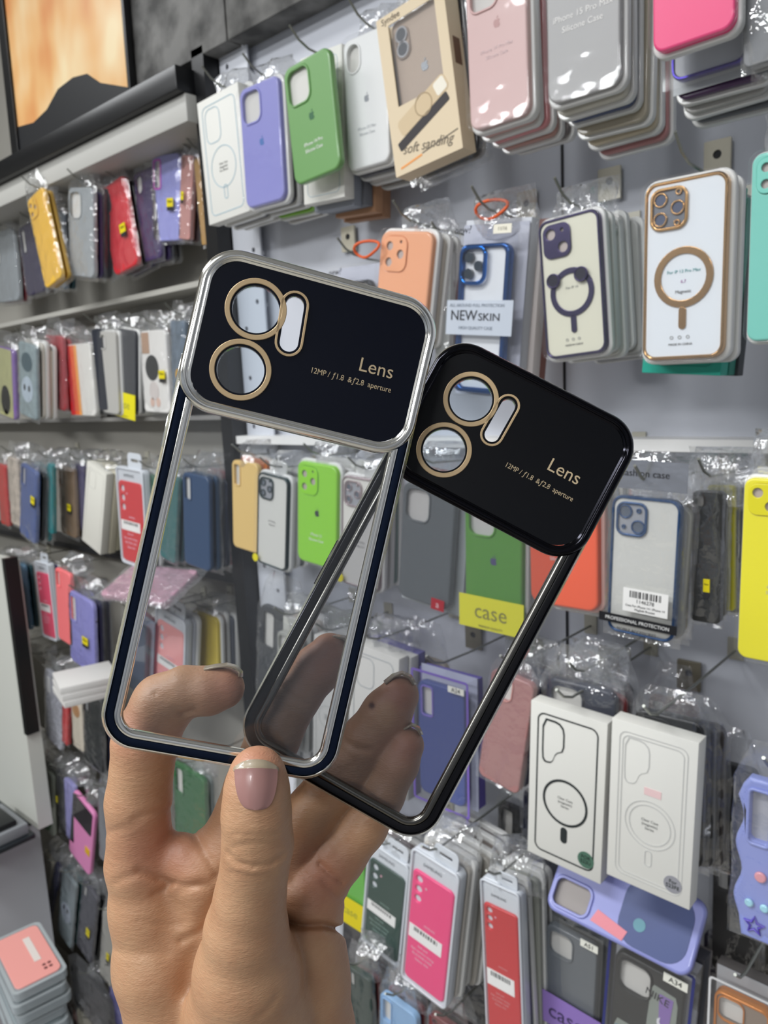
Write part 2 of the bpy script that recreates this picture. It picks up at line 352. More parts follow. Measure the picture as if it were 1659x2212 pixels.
def k_soft(root, w, h, o):
    c = M('d9c7a8', .6); t = .024
    plate('carton', [rr(0, 0, w, h, .001), rr(.17*w, .42*h, .86*w, .93*h, .01*w)], 0, .0008, c, root)
    box('carton_side', w-.0008, w, .0008, t, 0, h, c, root); box('carton_side', 0, .0008, .0008, t, 0, h, c, root)
    box('carton_base', .0008, w-.0008, .0008, t, 0, .0008, c, root); box('carton_back', .0008, w-.0008, t-.0008, t, .0008, h, c, root)
    box('side_print', w+.00002, w+.0003, .006, .018, .52*h, .68*h, M('6a4a30', .6), root)
    cm = M('b09a86', .35, coat=.4)
    cs = plate('case_shell', [rr(.16*w, .36*h, .90*w, .95*h, .08*w)], .006, .014, cm, root, .002)
    plate('camera_rim', ringrr(.20*w, .70*h, .42*w, .90*h, .10*w, .02*w), .0045, .0065, M('8c7766', .3), root, .0004)
    for zz in (.85, .76): plate('camera_lens', [circ(.31*w, zz*h, .085*w)], .0045, .0062, M('4a4c52', .15, coat=1), root, .0004); plate('lens_ring', ringc(.31*w, zz*h, .09*w, .02*w), .004, .0062, M('c9c9cc', .2, 1.0), root)
    plate('emblem', apple(.58*w, .60*h, .11*w), .0055, .0062, M('8f949a', .3, .5), root)
    plate('window_film', [rr(.16*w, .41*h, .87*w, .94*h, .01*w)], .0018, .0021, film('window_film', .06, 1, .06, 9, .6), root)
    text('Syndee', .10*w, .22*w, .965*h, -.0002, M('57483a', .6), root)
    # printed picture of a case and of a wrist band
    def rot(pts, a, cx, cz): return [(cx+x*math.cos(a)-z*math.sin(a), cz+x*math.sin(a)+z*math.cos(a)) for x, z in pts]
    a = math.radians(22)
    plate('printed_case', [rot(rr(-.40*w, -.10*w, .40*w, .10*w, .06*w), a, .52*w, .355*h)], -.0003, .0001, M('cdb793', .6), root)
    plate('printed_ring', [rot(circ(.02*w, 0, .13*w), a, .52*w, .355*h), rot(circ(.02*w, 0, .115*w), a, .52*w, .355*h)], -.0005, -.0003, M('a58f6d', .6), root)
    plate('printed_camera', [rot(rr(.22*w, -.08*w, .38*w, .08*w, .03*w), a, .52*w, .355*h)], -.0005, -.0003, M('e8e2d2', .6), root)
    plate('printed_band', [rot(rr(-.42*w, -.055*w, .42*w, .055*w, .02*w), a, .50*w, .255*h)], -.0003, .0001, M('2a2426', .6), root)
    text('soft sanding', .155*w, .52*w, .115*h, -.0003, M('6d6253', .6), root, ang=-9, shear=.3)
    plate('print_stroke', [rot(rr(-.17*w, -.012*w, .17*w, .012*w, .004*w), math.radians(9), .26*w, .055*h)], -.0003, .0001, M('e89a4e', .6), root)
    plate('print_stroke', [rot(rr(-.27*w, -.007*w, .27*w, .007*w, .002*w), math.radians(9), .70*w, .10*h)], -.0003, .0001, M('6d6253', .6), root)
def k_newskin(root, w, h, o):
    t = .022
    plate('clear_box', [rr(0, 0, w, h, .001)], -.0004, 0, BOXCLEAR, root)
    box('box_side', w-.0004, w, 0, t, 0, h, BOXCLEAR, root); box('back_card', .001, w-.001, t-.001, t, 0, h, M('b9bcca', .6), root)
    c = M(o.get('c', '27508c'), .15, .7); x0, x1, z1 = .10*w, .86*w, .88*h
    plate('frame', [rr(x0, .02*h, x1, z1, .12*w), rr(x0+.07*w, .02*h+.07*w, x1-.07*w, z1-.05*w, .09*w)], .004, .014, c, root, .002)
    plate('back_panel', [rr(x0+.03*w, .03*h, x1-.03*w, z1-.02*w, .10*w)], .009, .011, M('e3e6ea', .3), root)
    plate('camera_rim', ringrr(x0+.02*w, z1-.50*w, x0+.43*w, z1-.02*w, .13*w, .045*w), .002, .006, M('1f6bc0', .12, .9), root, .001)
    for a, b in ((.15, -.16), (.15, -.36), (.30, -.27)):
        plate('camera_lens', [circ(x0+a*w, z1+b*w, .065*w)], .004, .0085, M('22303c', .2, coat=1), root, .0005)
    if o.get('sleeve', 1):
        plate('paper_sleeve', [rr(-.0004, .36*h, w+.0002, .56*h, .0005)], -.0012, -.0006, film('paper_sleeve', .72, .5, .3, 5, 0, hazecol='d3dbe6'), root)
        text('ALL AROUND FULL PROTECTION', .055*w, .46*w, .53*h, -.0014, M('77808c', .6), root)
        text('NEW', .18*w, .27*w, .47*h, -.0014, M('23252c', .5), root, t=.0003); text('SKIN', .13*w, .66*w, .463*h, -.0014, M('23252c', .5), root, t=.0003, wscale=1.2)
        text('HIGH QUALITY CASE', .055*w, .46*w, .40*h, -.0014, M('77808c', .6), root)
    text('new?', .13*w, .17*w, .955*h, -.0006, M('20222a', .5), root, shear=.2)
    if o.get('price', 1):
        box('price_tag', .64*w, .90*w, -.0009, -.0005, .925*h, .975*h, M('e9e4d2', .6), root); text('11/16', .06*w, .77*w, .95*h, -.0011, M('8a8574', .6), root)
def k_bag(root, w, h, o):
    """case in a crumpled clear bag with a header above"""
    seed = o.get('seed', random.randint(0, 999))
    oo = dict(o); oo['tray'] = 0
    if o.get('fr'): k_frame(root, w, h, oo)
    elif o.get('pat'): k_pat(root, w, h, oo)
    else: k_sil(root, w, h, oo)
    hd = o.get('head', .22)
    pillow('clear_bag', w*1.16, h*(1.06+hd), .016, BAG, root, -.08*w, -.04*h, -.004, o.get('amp', .0028), seed, 12, 22, top=hd*.9)
    if o.get('tag'): yellow_tag(root, w, h, o)
def k_pat(root, w, h, o):
    """printed case: shell with a few generic printed shapes"""
    c = M(o['c'], .4, coat=.3, noise_amt=o.get('na', 0.0), nscale=o.get('ns', 60))
    plate('case_shell', [rr(0, 0, w, h, .13*w)], 0, .010, c, root, .003)
    for s in o.get('shapes', []):
        kk, x, z, a, b, cc = s; b = min(b, .97*min(z, 1-z)*h/w)
        pts = rr(x*w-a*w, z*h-b*w, x*w+a*w, z*h+b*w, min(a, b)*w*.98 if kk == 'o' else .02*w)
        if kk == 'e': pts = [(x*w+a*w*math.cos(t*math.pi/12), z*h+b*w*math.sin(t*math.pi/12)) for t in range(24)]
        plate('printed_shape', [pts], -.0008, .0004, M(cc, .4), root, .0003)
def k_sam(root, w, h, o):
    """translucent hang pack with coloured case, barcode sticker and lettering"""
    tm = M('cfd4da', .3, coat=.5); t = .017; a = 0
    plate('blister_tray', [rr(0, 0, w, h, .11*w)], .003, t, tm, root, .003)
    plate('tray_rim', ringrr(0, 0, w, h, .11*w, .05*w), 0, .0035, tm, root, .0012)
    plate('hang_tab', [rr(w*.42, h-.03*w, w*.92, h+.30*w, .09*w), rr(w*.54, h+.12*w, w*.80, h+.18*w, .02*w)], .004, .0055, tm, root, .0004)
    c = M(o['c'], .4, coat=.3); x0, x1, z0, z1 = .07*w, .93*w, .035*h, h*.86
    dk = M(o.get('dot', '5a1434'), .3)
    hs = [circ(x0+.15*w, z1-(.16+.19*i)*w, .062*w, 16) for i in range(3)]
    plate('case_shell', [rr(x0, z0, x1, z1, .10*w)]+hs, .0006, .009, c, root, .002)
    plate('camera_opening', [rr(x0+.07*w, z1-.65*w, x0+.24*w, z1-.07*w, .05*w)], .004, .0046, dk, root)
    plate('flash_hole', [circ(x0+.31*w, z1-.25*w, .022*w, 12)], .0002, .0008, M('d8a0b0', .4), root)
    if o.get('brand', 1): text('SAMSUNG', .085*w, .45*w, h*.915, .0028, M('50545a', .5), root)
    text('SAMSUNG', .05*w, .52*w, h*.50, .0004, M(o.get('tc', 'e8b9c8'), .5), root)
    if o.get('stk', 1): barcode(root, .10*w, h*.36, .80*w, h*.46, .0005)
    lines(root, ['Soft and', 'Easy comfort fitting', 'SILICONE CASE', 'Galaxy A34'], w*.42, h*.325, .0004, M(o.get('tc', 'e8b9c8'), .5), .062*w, 1.5)
    plate('blister_cover', [rr(.03*w, .02*h, .97*w, .97*h, .10*w)], -.0022, -.0004, COVER, root, .0008)
def k_belt(root, w, h, o):
    """pack with a printed paper belt round its foot"""
    k_sil(root, w, h, o)
    col = M(o.get('belt', 'e3e02c'), .5); a = .07*w
    box('paper_belt', -a, w+a, -.0042, -.0036, -.07*h, h*o.get('bh', .14), col, root)
    text('case', .34*w, w*.5, h*(o.get('bh', .14)-.07)/2+.02*w, -.0044, M(o.get('bt', '9c9a3c'), .5), root)
    if o.get('sub', 1): text('PREMIUM QUALITY', .05*w, w*.5, -.045*h, -.0044, M(o.get('bt', '9c9a3c'), .5), root)
def k_cbox(root, w, h, o):
    """stiff clear carton with a case inside"""
    t = .020
    if o.get('edge'): plate('printed_edge', ringrr(0, 0, w, h, .004*1, .035*w), -.0007, -.0004, M(o['edge'], .5), root)
    plate('clear_box', [rr(0, 0, w, h, .001)], -.0004, 0, BOXCLEAR, root)
    box('box_side', w-.0005, w, 0, t, 0, h, BOXCLEAR, root); box('back_card', .001, w-.001, t-.001, t, .001, h-.001, M(o.get('card', 'c2c6c8'), .6), root)
    sub = dict(o); sub['tray'] = 0
    n0 = set(root.children)
    W2, H2 = w*.82, h*.86
    (k_frame if o.get('fr') else k_sil)(root, W2, H2, sub)
    for c in root.children:
        if c not in n0: c.location = (w*.07, .004, h*.05)
    if o.get('red'):
        box('red_sticker', w*.66, w*.86, -.0012, -.0006, h*.05, h*.13, M('b3202c', .5), root); text('a', .12*w, w*.76, h*.09, -.0014, M('e8c8c8', .5), root)
    if o.get('ptag'): box('price_tag', w*.66, w*.93, -.0012, -.0006, h*.90, h*.945, M('ecebdf', .6), root); text(o['ptag'], .09*w, w*.795, h*.922, -.0014, INKK, root)
KIND = dict(sil=k_sil, frame=k_frame, box=k_box, soft=k_soft, newskin=k_newskin, bag=k_bag, sam=k_sam, belt=k_belt, cbox=k_cbox)
NAME = dict(sil='phone_case', frame='phone_case', box='phone_case_carton', soft='window_carton', newskin='clear_carton', bag='bagged_phone_case', sam='hanging_case_pack', belt='belted_case_pack', cbox='clear_carton')
TH = dict(sil=.016, frame=.016, box=.019, soft=.025, newskin=.023, bag=.015, sam=.018, belt=.016, cbox=.021)
NUM = ['directly', 'second', 'third', 'fourth', 'fifth', 'sixth', 'seventh']
PAL = ['8d8f94', 'b08c86', '3d3f58', '5b4a44', 'c9c4b4', '284a52', '7a2f38', '9fa3a8', '1e1e22', '6c7a8e']
def backpack(root, w, h, t, col, style):
    if style == 'box': box('carton', 0, w, 0, t, 0, h, M(col, .6), root, .0007); return
    plate('blister_tray', [rr(-.03*w, -.03*w, w*1.03, h*1.02, .14*w)], t*.45, t*.95, TRAY if style != 'bag' else BAG, root, .001)
    plate('case_shell', [rr(.01*w, .01*w, w*.99, h*.99, .13*w)], 0, t*.45, M(col, .4, coat=.3), root, .0015)
    if style == 'bag': pillow('clear_bag', w*1.14, h*1.25, .014, BAG, root, -.07*w, -.04*h, -.001, .003, random.randint(0, 999), 9, 14, top=.18)
HOOKS = []
def item(kind, TL, BL, TR, Ht, lo, hi, label, cat='phone case', n=0, back=None, bs='tray', hook=1, yaw=0, jit=.002, group=None, **o):
    if isinstance(back, str): o['back'] = back; back = None
    m, w_, h_ = quadmat(TL, BL, TR, .55, yaw); D = max(lo, min(hi, .55*Ht/h_))
    m, w_, h_ = quadmat(TL, BL, TR, D, yaw)
    root = empty(NAME[kind] if 'nm' not in o else o['nm'], m)
    KIND[kind](root, w_, h_, o); tag(root, label, cat, group)
    t0 = TH[kind]
    for k in range(n):
        col = back[k % len(back)] if back else random.choice(PAL)
        off = Matrix.Translation((random.uniform(-jit, jit)+.0015*k, t0+.001+k*.0165, random.uniform(-jit, jit)*1.5-o.get('drop', 0.0)*(k+1)))
        r2 = empty('stacked_case_pack', m @ off @ Matrix.Rotation(math.radians(random.uniform(-1.2, 1.2)), 4, 'Y'))
        backpack(r2, w_*random.uniform(.97, 1.03), h_*random.uniform(.95, 1.03), .0155, col, bs)
        short = label.split(',')[0]
        short = ' '.join(short.split()[:10])
        tag(r2, 'pack %s behind the %s' % (NUM[k], short), 'phone case pack')
    if hook:
        top = m @ Vector((w_*.5, 0, h_)); HOOKS.append((top.x, top.y, top.z, n))
    return root, m, w_, h_
# ------------------------------------------------------------------ the setting
WALLM = M('c9ccd4', .45, noise_amt=.05, nscale=3)
WALLL = M('9c9991', .55, noise_amt=.08, nscale=3)
BLACK = M('0b0c0f', .35)
XB = PW(478, 520, .84)[0]
struct(box('wall_back', XB, 1.6, .84, .90, 0, 2.95, WALLM))
struct(box('wall_back_left', -3.2, XB, .93, .99, 0, 2.95, WALLL))
struct(box('wall_rear', -3.2, 1.6, -3.2, -3.1, 0, 2.95, M('6c7078', .6)))
struct(box('wall_left', -3.3, -3.2, -3.2, .99, 0, 2.95, M('8f8c84', .6)))
struct(box('wall_right', 1.6, 1.7, -3.2, .99, 0, 2.95, M('8a8c92', .6)))
struct(box('floor', -3.2, 1.6, -3.2, .99, -.05, 0, M('9a958c', .5, noise_amt=.2, nscale=4)))
struct(box('ceiling', -3.2, 1.6, -3.2, .99, 2.95, 3.0, M('dcdcda', .7)))
for i, (x, y, lx, ly, p) in enumerate(LAMPS):
    e = empty('ceiling_light', Matrix.Translation((x, y, 2.89)))
    box('housing', -lx/2-.02, lx/2+.02, -ly/2-.02, ly/2+.02, .01, .06, M('d8d8d6', .5), e)
    tag(e, ['ceiling light nearest to the display wall', 'ceiling light over the left rear of the shop', 'ceiling light over the right rear of the shop', 'short ceiling light close to the left display'][i], 'light')
# wall seams and rails
s = PW(1222, 1000, .84)[0]; struct(box('trim_1', s-.0015, s+.0015, .8385, .8405, 0, 2.95, INKK))
z = PW(1500, 958, .80)[2]
struct(box('trim_2', XB+.05, 1.6, .80, .84, z-.009, z+.004, M('ecebe8', .4)))
for i, (px, py) in enumerate(((1319, 392), (1140, 440), (1552, 335), (1025, 1370), (1317, 1420), (1490, 1452), (1155, 1400), (755, 512), (545, 600))):
    p = PW(px, py, .836); e = empty('hook_bracket', Matrix.Translation(Vector(p)))
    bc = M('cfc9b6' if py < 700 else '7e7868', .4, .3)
    plate('bracket_plate', [rr(-.013, -.020, .013, .014, .001), circ(0, 0, .0042, 14)], -.004, 0, bc, e, .0003)
    plate('bolt', [circ(0, 0, .0042, 14)], -.0025, 0, INKK, e)
    where = ['above the purple ringed case', 'above the blue sleeve carton', 'above the gold ringed case', 'under the yellow belted green case', 'above the white cartons', 'at the right under the blue bagged case', 'beside the rose glitter case', 'above the peach case', 'beside the black post'][i]
    tag(e, 'small metal hook bracket with round hole '+where, 'bracket', 'hook brackets on the wall')
# black upright and white slotted strip at the junction
zt = PW(450, 105, .81)[2]
px = PW(441, 150, .80)[0]; struct(box('trim_3', px-.024, px+.006, .795, .93, 0, zt, BLACK))
x0 = px+.008; e = empty('slotted_upright', Matrix.Translation((x0, .83, zt)))
hs = []
for k in range(30): hs += [circ(.018 if k % 2 == 0 else .050, -.03-k*.04, .004, 12)]
plate('upright_plate', [rr(0, -1.8, .068, 0, .006)]+hs, -.006, -.002, M('d2d5dc', .4), e, .0006)
tag(e, 'white metal upright strip with bolt holes beside the black post', 'upright')
# fascia: stone blocks, beam, poster
def stone():
    m = M('7e7d7a', .7, noise_amt=1.0, nscale=18, bump=.8); return m
a = PW(505, 85, .80); b = PW(505, 10, .80)
for i, (xa, xb) in enumerate(((a[0]-.62, a[0]-.012), (a[0]-.008, a[0]+.52))):
    o = box('stone_fascia_block', xa, xb, .795, .838, a[2], a[2]+.40, stone(), None, .002)
    tag(o, 'grey stone look fascia block '+('behind the orange poster' if i == 0 else 'above the white wall at the top'), 'fascia')
z1 = PW(430, 168, .76)[2]; z0 = PW(430, 205, .76)[2]; z2 = PW(435, 105, .76)[2]
bm_ = box('black_beam', -3.0, px-.02, .76, .92, z1, z2, BLACK, None, .002); tag(bm_, 'black horizontal beam under the orange poster', 'beam')
bm_ = box('grey_rail', -3.0, px-.02, .775, .92, z0-.02, z1, M('b9b8b2', .5), None, .003); tag(bm_, 'light grey rail running just under the black beam', 'rail')
m, w_, h_ = quadmat((4, -60), (46, 340), (262, -60), .785)
e = empty('framed_poster', m)
pm = bpy.data.materials.new('poster_print'); pm.use_nodes = True; nt = pm.node_tree; bs = nt.nodes['Principled BSDF']
tc = nt.nodes.new('ShaderNodeTexCoord'); mp = nt.nodes.new('ShaderNodeMapping'); mp.inputs['Scale'].default_value = (7, 7, 4)
no = nt.nodes.new('ShaderNodeTexNoise'); no.inputs['Scale'].default_value = 1.2; no.inputs['Detail'].default_value = 2
cr = nt.nodes.new('ShaderNodeValToRGB'); el = cr.color_ramp.elements
el[0].position = .30; el[0].color = lin('cf7a3c'); el[1].position = .70; el[1].color = lin('ecd6aa'); x = el.new(.5); x.color = lin('e2b074')
nt.links.new(tc.outputs['Object'], mp.inputs[0]); nt.links.new(mp.outputs[0], no.inputs['Vector']); nt.links.new(no.outputs['Fac'], cr.inputs[0])
nt.links.new(cr.outputs[0], bs.inputs['Base Color']); bs.inputs['Roughness'].default_value = .4
plate('print', [rr(0, 0, w_, h_, .001)], 0, .003, pm, e)
hill = [(0, -.02*h_), (w_, -.02*h_), (w_, .08*h_), (.78*w_, .17*h_), (.68*w_, .245*h_), (.56*w_, .265*h_), (.42*w_, .25*h_), (.30*w_, .18*h_), (.16*w_, .15*h_), (0, .17*h_)]
plate('printed_dark_hill', [hill], -.0004, 0, M('1b1c1f', .5), e)
plate('frame', [rr(-.03, -.01, w_+.008, h_+.02, .002), rr(0, 0, w_, h_, .001)], -.006, .006, M('131416', .35), e, .001)
tag(e, 'poster with a glowing orange print in a black frame', 'poster')
# rails in the left section
for i, (pxx, py, hh, c) in enumerate(((150, 672, .010, 'b0aea6'), (430, 1238, .014, '15161a'), (300, 905, .008, '8a8884'))):
    z = PW(pxx, py, .86)[2]; o = box('display_rail', -2.9, px-.02, .86, .93, z-hh/2, z+hh/2, M(c, .5)); tag(o, ['pale rail between the top and second rows of the left display', 'black rail above the pink and yellow packs of the left display', 'grey rail under the second row of the left display'][i], 'rail')
# white side cabinet and glass counter at the far left
c = PW(86, 1758, .735)
e = empty('glass_counter', Matrix.Translation((c[0], .735, 0)))
box('counter_body', -.9, -.004, -1.6, -.004, 0, c[2]-.02, M('c4c4c8', .5), e); box('counter_top', -.9, 0, -1.6, 0, c[2]-.02, c[2], M('16221f', .12, coat=1), e, .002)
tag(e, 'grey counter with a dark glass top at the left edge', 'counter')
p = PW(44, 1450, .70); z1 = PW(10, 1215, .70)[2]
struct(box('wall_cabinet_side', p[0]-.40, p[0]-.012, .70, .735, c[2], z1, M('cfd0c8', .4)))
struct(box('trim_4', p[0]-.012, p[0]+.004, .695, .725, PW(50, 1580, .70)[2], z1+.01, M('0d0f10', .4)))
q = PW(22, 1735, .64); e = empty('receipt_tray', Matrix.Translation((q[0]-.05, .60, c[2])))
box('tray_base', -.10, .07, -.08, .08, 0, .012, M('23282c', .4), e, .003); box('paper_stack', -.09, .06, -.07, .07, .0125, .04, M('8a8d90', .6), e, .003); box('lid', -.06, .05, -.06, .05, .041, .055, M('15181a', .4), e, .004)
tag(e, 'low dark tray with papers standing on the glass counter', 'tray')
# low plinth with a pile of pink and clear packs
p = PW(52, 2072, .48); e = empty('low_plinth', Matrix.Translation((p[0], .48, 0)))
box('plinth_body', -.11, .14, -.16, .14, 0, p[2]-.30, M('3c3a38', .6), e, .004); tag(e, 'dark low plinth under the pile of packs at the bottom left', 'plinth')
for k in range(13):
    a = math.radians(-100+random.uniform(-4, 4))
    mt = Matrix.Translation((p[0]+random.uniform(-.006, .006), .48+random.uniform(-.006, .006), p[2]-.30+.0225*k+.004)) @ Matrix.Rotation(a, 4, 'Z') @ Matrix.Rotation(-math.pi/2, 4, 'X') @ Matrix.Translation((-.055, -.02, -.10))
    r = empty('flat_case_pack', mt)
    plate('blister_tray', [rr(0, 0, .095, .18, .014)], .0, .016, film('milky_tray', .45, .8, .15, 20, .3, hazecol='b9c2c6'), r, .002)
    plate('tray_rim', ringrr(0, 0, .095, .18, .014, .006), -.001, .001, M('9fa6a8', .3, coat=.5), r, .0006)
    plate('case_shell', [rr(.008, .010, .087, .170, .012)], -.0025, .001, M('e39a92' if k == 12 else random.choice(['8f9a9c', '6f7678', '9b8c86']), .4), r, .001)
    if k == 12:
        box('price_sticker', .030, .042, -.0032, -.0026, .04, .12, M('d8cfc8', .5), r)
        for j in range(4): plate('camera_hole', [circ(.022+.009*(j//2), .150-.011*(j % 2), .0032, 12)], -.0031, -.0026, M('6d3c3c', .4), r)
    tag(r, 'pink case pack on top of the pile at the bottom left' if k == 12 else 'clear flat case pack %s below the pink top pack of the pile' % ['just', 'second', 'third', 'fourth', 'fifth', 'sixth', 'seventh', 'eighth', 'ninth', 'tenth', 'eleventh', 'twelfth'][11-k], 'phone case pack', 'packs piled on the plinth')

# ------------------------------------------------------------------ main section, top row
A = (.70, .74)
item('box', (425, 224), (452, 487), (515, 198), .19, .69, .74, 'slim white carton with pale blue line drawing at the left end of the top row', n=3, back=['d9d9d4', '5a5a5e', 'c9c9c4'], bs='tray', line='9db7c2', dott=[])
item('sil', (515, 196), (532, 452), (600, 172), .165, .68, .73, 'violet silicone phone case with blue emblem between white carton and green case', n=4, c='8c8ccc', logo='3f6fb0', cam='sq', back=['3f4046', '8a8d8a', '77b02a', '5a4a40'], drop=.003)
item('sil', (610, 153), (637, 403), (712, 122), .165, .67, .70, 'green silicone phone case with white lettering in the top row', c='6d9c5c', logo='28603a', txt=['iPhone 14 Pro', 'Silicone Case'], cam='sq', tray=0)
item('box', (648, 128), (657, 443), (738, 100), .19, .725, .73, 'white carton hanging behind the green silicone case', n=4, back=['8a8f98', '6d6f75', 'b08462', '9a7254'], bs='box', line='b7c3c8', hook=0, drop=.004)
item('sil', (740, 92), (752, 372), (832, 58), .17, .69, .73, 'white silicone case with grey emblem left of the beige window carton', n=3, c='e4e5e4', logo='8e9298', cam='pill', txt=['iPhone XS Max', 'Silicone Case'], tc='b4b8bb', back=['55565c', 'b3afa9', '6a6258'], drop=.004)
item('soft', (812, 47), (856, 384), (960, -5), .20, .66, .70, 'beige window carton with soft sanding print in the top row', n=2, back=['2a2a2c', '3a3030'], bs='bag')
item('sil', (1003, -55), (1016, 285), (1134, -95), .17, .64, .68, 'dusty pink silicone case in a blister pack beside the beige carton', n=4, c='d0aeaa', logo='b58884', txt=['iPhone 14 Pro Max', 'Silicone Case'], tc='dcc4c4', lz=.62, tz=.47, cam='sq', rim='c79f9b', back=['c9a09a', 'd08a8c', 'b78a80', '6b6462'], T=.017, drop=.003, yaw=0)
item('sil', (1178, -150), (1183, 228), (1340, -200), .175, .62, .66, 'silver grey silicone case with 15 Pro Max lettering in the top row', n=5, c='a09f9e', logo='85868a', txt=['iPhone 15 Pro Max', 'Silicone Case'], tc='eceae6', ts=.105, tz=.47, lz=.60, cam='sq', back=['c9c5b8', '2f3f66', 'a89f8c', 'c2b49a', 'b07a78'], drop=.006)
item('sil', (1408, -230), (1410, 118), (1590, -270), .165, .60, .62, 'hot pink silicone case hanging at the top right', c='f0367c', cam='sq', n=0, T=.016)
item('cbox', (1432, -200), (1432, 200), (1640, -235), .19, .63, .655, 'clear carton with purple framed case behind the hot pink case', n=3, c='3b2f86', fr=1, panel='b9bcc4', cam='sq', back=['3f1d4a', 'a9a8a4', '54565c'], hook=0, drop=.005)
item('bag', (1602, -180), (1605, 150), (1720, -210), .165, .60, .64, 'bagged grey case at the top right edge', c='77797b', n=2, bs='bag', amp=.004, back=['55585c', '8a8c8c'])
# ------------------------------------------------------------------ second row
item('newskin', (706, 578), (716, 860), (812, 548), .185, .71, .75, 'clear carton with black framed case partly behind the silver lens case', c='2b2d36', sleeve=0, price=0)
item('sil', (824, 498), (806, 730), (938, 486), .165, .69, .71, 'peach silicone case above the silver lens case', n=2, c='eaa67c', cam='lens3', rim='eaa67c', back=['c9c2b4', '9a9c98'], yaw=0)
item('bag', (945, 545), (940, 790), (975, 540), .16, .70, .74, 'narrow crumpled clear bag between the peach case and blue sleeve carton', c='a7a9a6', cam='none', tag=0, amp=.005, r=.1, n=1, bs='bag', head=.15)
item('newskin', (977, 482), (958, 850), (1124, 456), .19, .66, .69, 'clear carton with blue framed case and NEW SKIN paper sleeve', n=3, back=['c9ccd2', 'd8d0cc', '8a5a50'], bs='box')
item('frame', (1160, 482), (1180, 778), (1292, 452), .165, .65, .69, 'purple framed magnetic case with ring on a cream card', n=5, c='4a4264', panel='dcdac6', cam='lens2', mag=1, mtxt=[('9a9a94', 'For iP 14')], studs=1, china=1, back=['d4d3ca', 'cfcdc6', 'c9c7c4', 'a9a9a6', '8d8d90'], jit=.003)
item('frame', (1392, 400), (1386, 780), (1574, 385), .165, .62, .66, 'gold framed magnetic case with gold ring on white card', n=1, c='c8a070', metal=1, panel='e4e9ee', cam='lens3d', mag=1, mtxt=[('5aa0a0', 'For iP 13 Pro Max'), ('b080b0', '6.7'), ('6a6a6a', 'Magnetic')], china=1, back=['dededa'])
item('box', (1420, 420), (1386, 805), (1600, 410), .19, .665, .69, 'teal carton hanging behind the gold ringed case', c='24a08c', line='1f8f7d', n=2, back=['22806f', '3a3f42'], bs='box', hook=0, mag=0)
item('sil', (1625, 335), (1612, 738), (1790, 315), .165, .59, .62, 'mint green silicone case at the right edge of the second row', n=2, c='78cbbb', cam='lens3', back=['d0d0cc', '55605e'])
# ------------------------------------------------------------------ third row
item('sil', (500, 992), (503, 1180), (556, 978), .16, .74, .77, 'cream yellow silicone case beside the black post in the third row', n=2, c='e3c07a', cam='slot', logo=None, cover=0, back=['c9753c', 'b9b4a8'], tray=0)
FA = item('frame', (556, 1018), (553, 1213), (622, 1008), .16, .72, .75, 'dark green framed clear case seen through the silver lens case', n=2, c='1e3a3c', cam='lens3', panel='d9d8d2', tab=1, txt=['IP 13 Pro', 'Max 6.7'], tz=.5, back=['d8d8d4', '3b3f42'])
item('sil', (642, 994), (642, 1208), (728, 988), .16, .70, .73, 'lime green silicone case with black emblem seen through the silver lens case', n=2, c='8ed42c', logo='1b2a2c', cam='lens3', txt=['iPhone 12', 'Silicone Case'], back=['d4b8b4', 'c9c9c4'])
FB = item('frame', (737, 1025), (735, 1258), (822, 1028), .165, .69, .72, 'pinkish grey framed clear case seen through the silver lens case', n=2, c='a8989a', metal=.4, cam='lens3', panel='dcd9d2', tab=1, txt=['IP 13 Pro', 'Max 6.7'], tz=.42, back=['cfcdc8', '18524a'])
for q in (FA, FB): plate('round_sticker', [circ(.04*q[2], .06*q[3], .0065, 20)], -.0042, -.0037, M('e6d81c', .4), q[0])
item('cbox', (858, 1010), (845, 1298), (998, 1040), .19, .66, .69, 'clear carton with grey case and small red sticker', n=2, c='63696c', cam='sq', logo=None, red=1, card='b5bcbc', back=['c2c8c8', '8a4038'], bs='box')
item('belt', (1003, 1070), (1005, 1330), (1128, 1095), .17, .65, .67, 'green silicone case with a yellow paper belt reading case', n=2, c='5f9c3c', logo='55507a', cam='sq', lz=.50, belt='e6e23c', bh=.20, back=['5b8f3e', '8b8f80'], bt='8d8b4a')
item('sil', (1140, 1010), (1146, 1300), (1290, 1018), .17, .64, .66, 'orange red silicone case between the belted green and blue cases', n=3, c='ee6440', cam='sq', txt=['iPhone 14 Pro', 'Silicone Case'], tz=.40, trayc='d4b0a8', back=['d8c4bc', 'c9c9c6', '8d8f92'], drop=.006)
r, m, w_, h_ = item('bag', (1322, 1068), (1310, 1360), (1472, 1072), .16, .61, .63, 'blue framed clear case in a bag with barcode sticker and PROFESSIONAL PROTECTION strip', n=2, fr=1, c='34527c', metal=.35, cam='lens2', panel='cfcfca', amp=.0022, bs='bag', head=.30, back=['9a9a96', '8a7a50'])
barcode(r, w_*.28, h_*.19, w_*.94, h_*.36, -.006, '1146278')
text('Case For iPhone 14 / iPhone 14', w_*.045, w_*.61, h_*.235, -.0063, INKK, r); text('MagSafe Bracket', w_*.045, w_*.61, h_*.21, -.0063, INKK, r)
box('print_strip', -w_*.08, w_*1.08, -.0062, -.0058, h_*.085, h_*.15, M('14151a', .4), r); text('PROFESSIONAL PROTECTION', w_*.072, w_*.5, h_*.117, -.0065, M('e8e8e6', .5), r)
text('- MOBILE ACCESSORIES -', w_*.06, w_*.5, h_*.05, -.0062, INKK, r)
box('foil_header', -w_*.02, w_*1.1, -.0045, -.004, h_*1.06, h_*1.26, M('c4c6cc', .22, .85, bump=.8, nscale=25), r); text('fashion case', w_*.14, w_*.52, h_*1.17, -.0048, INKK, r)
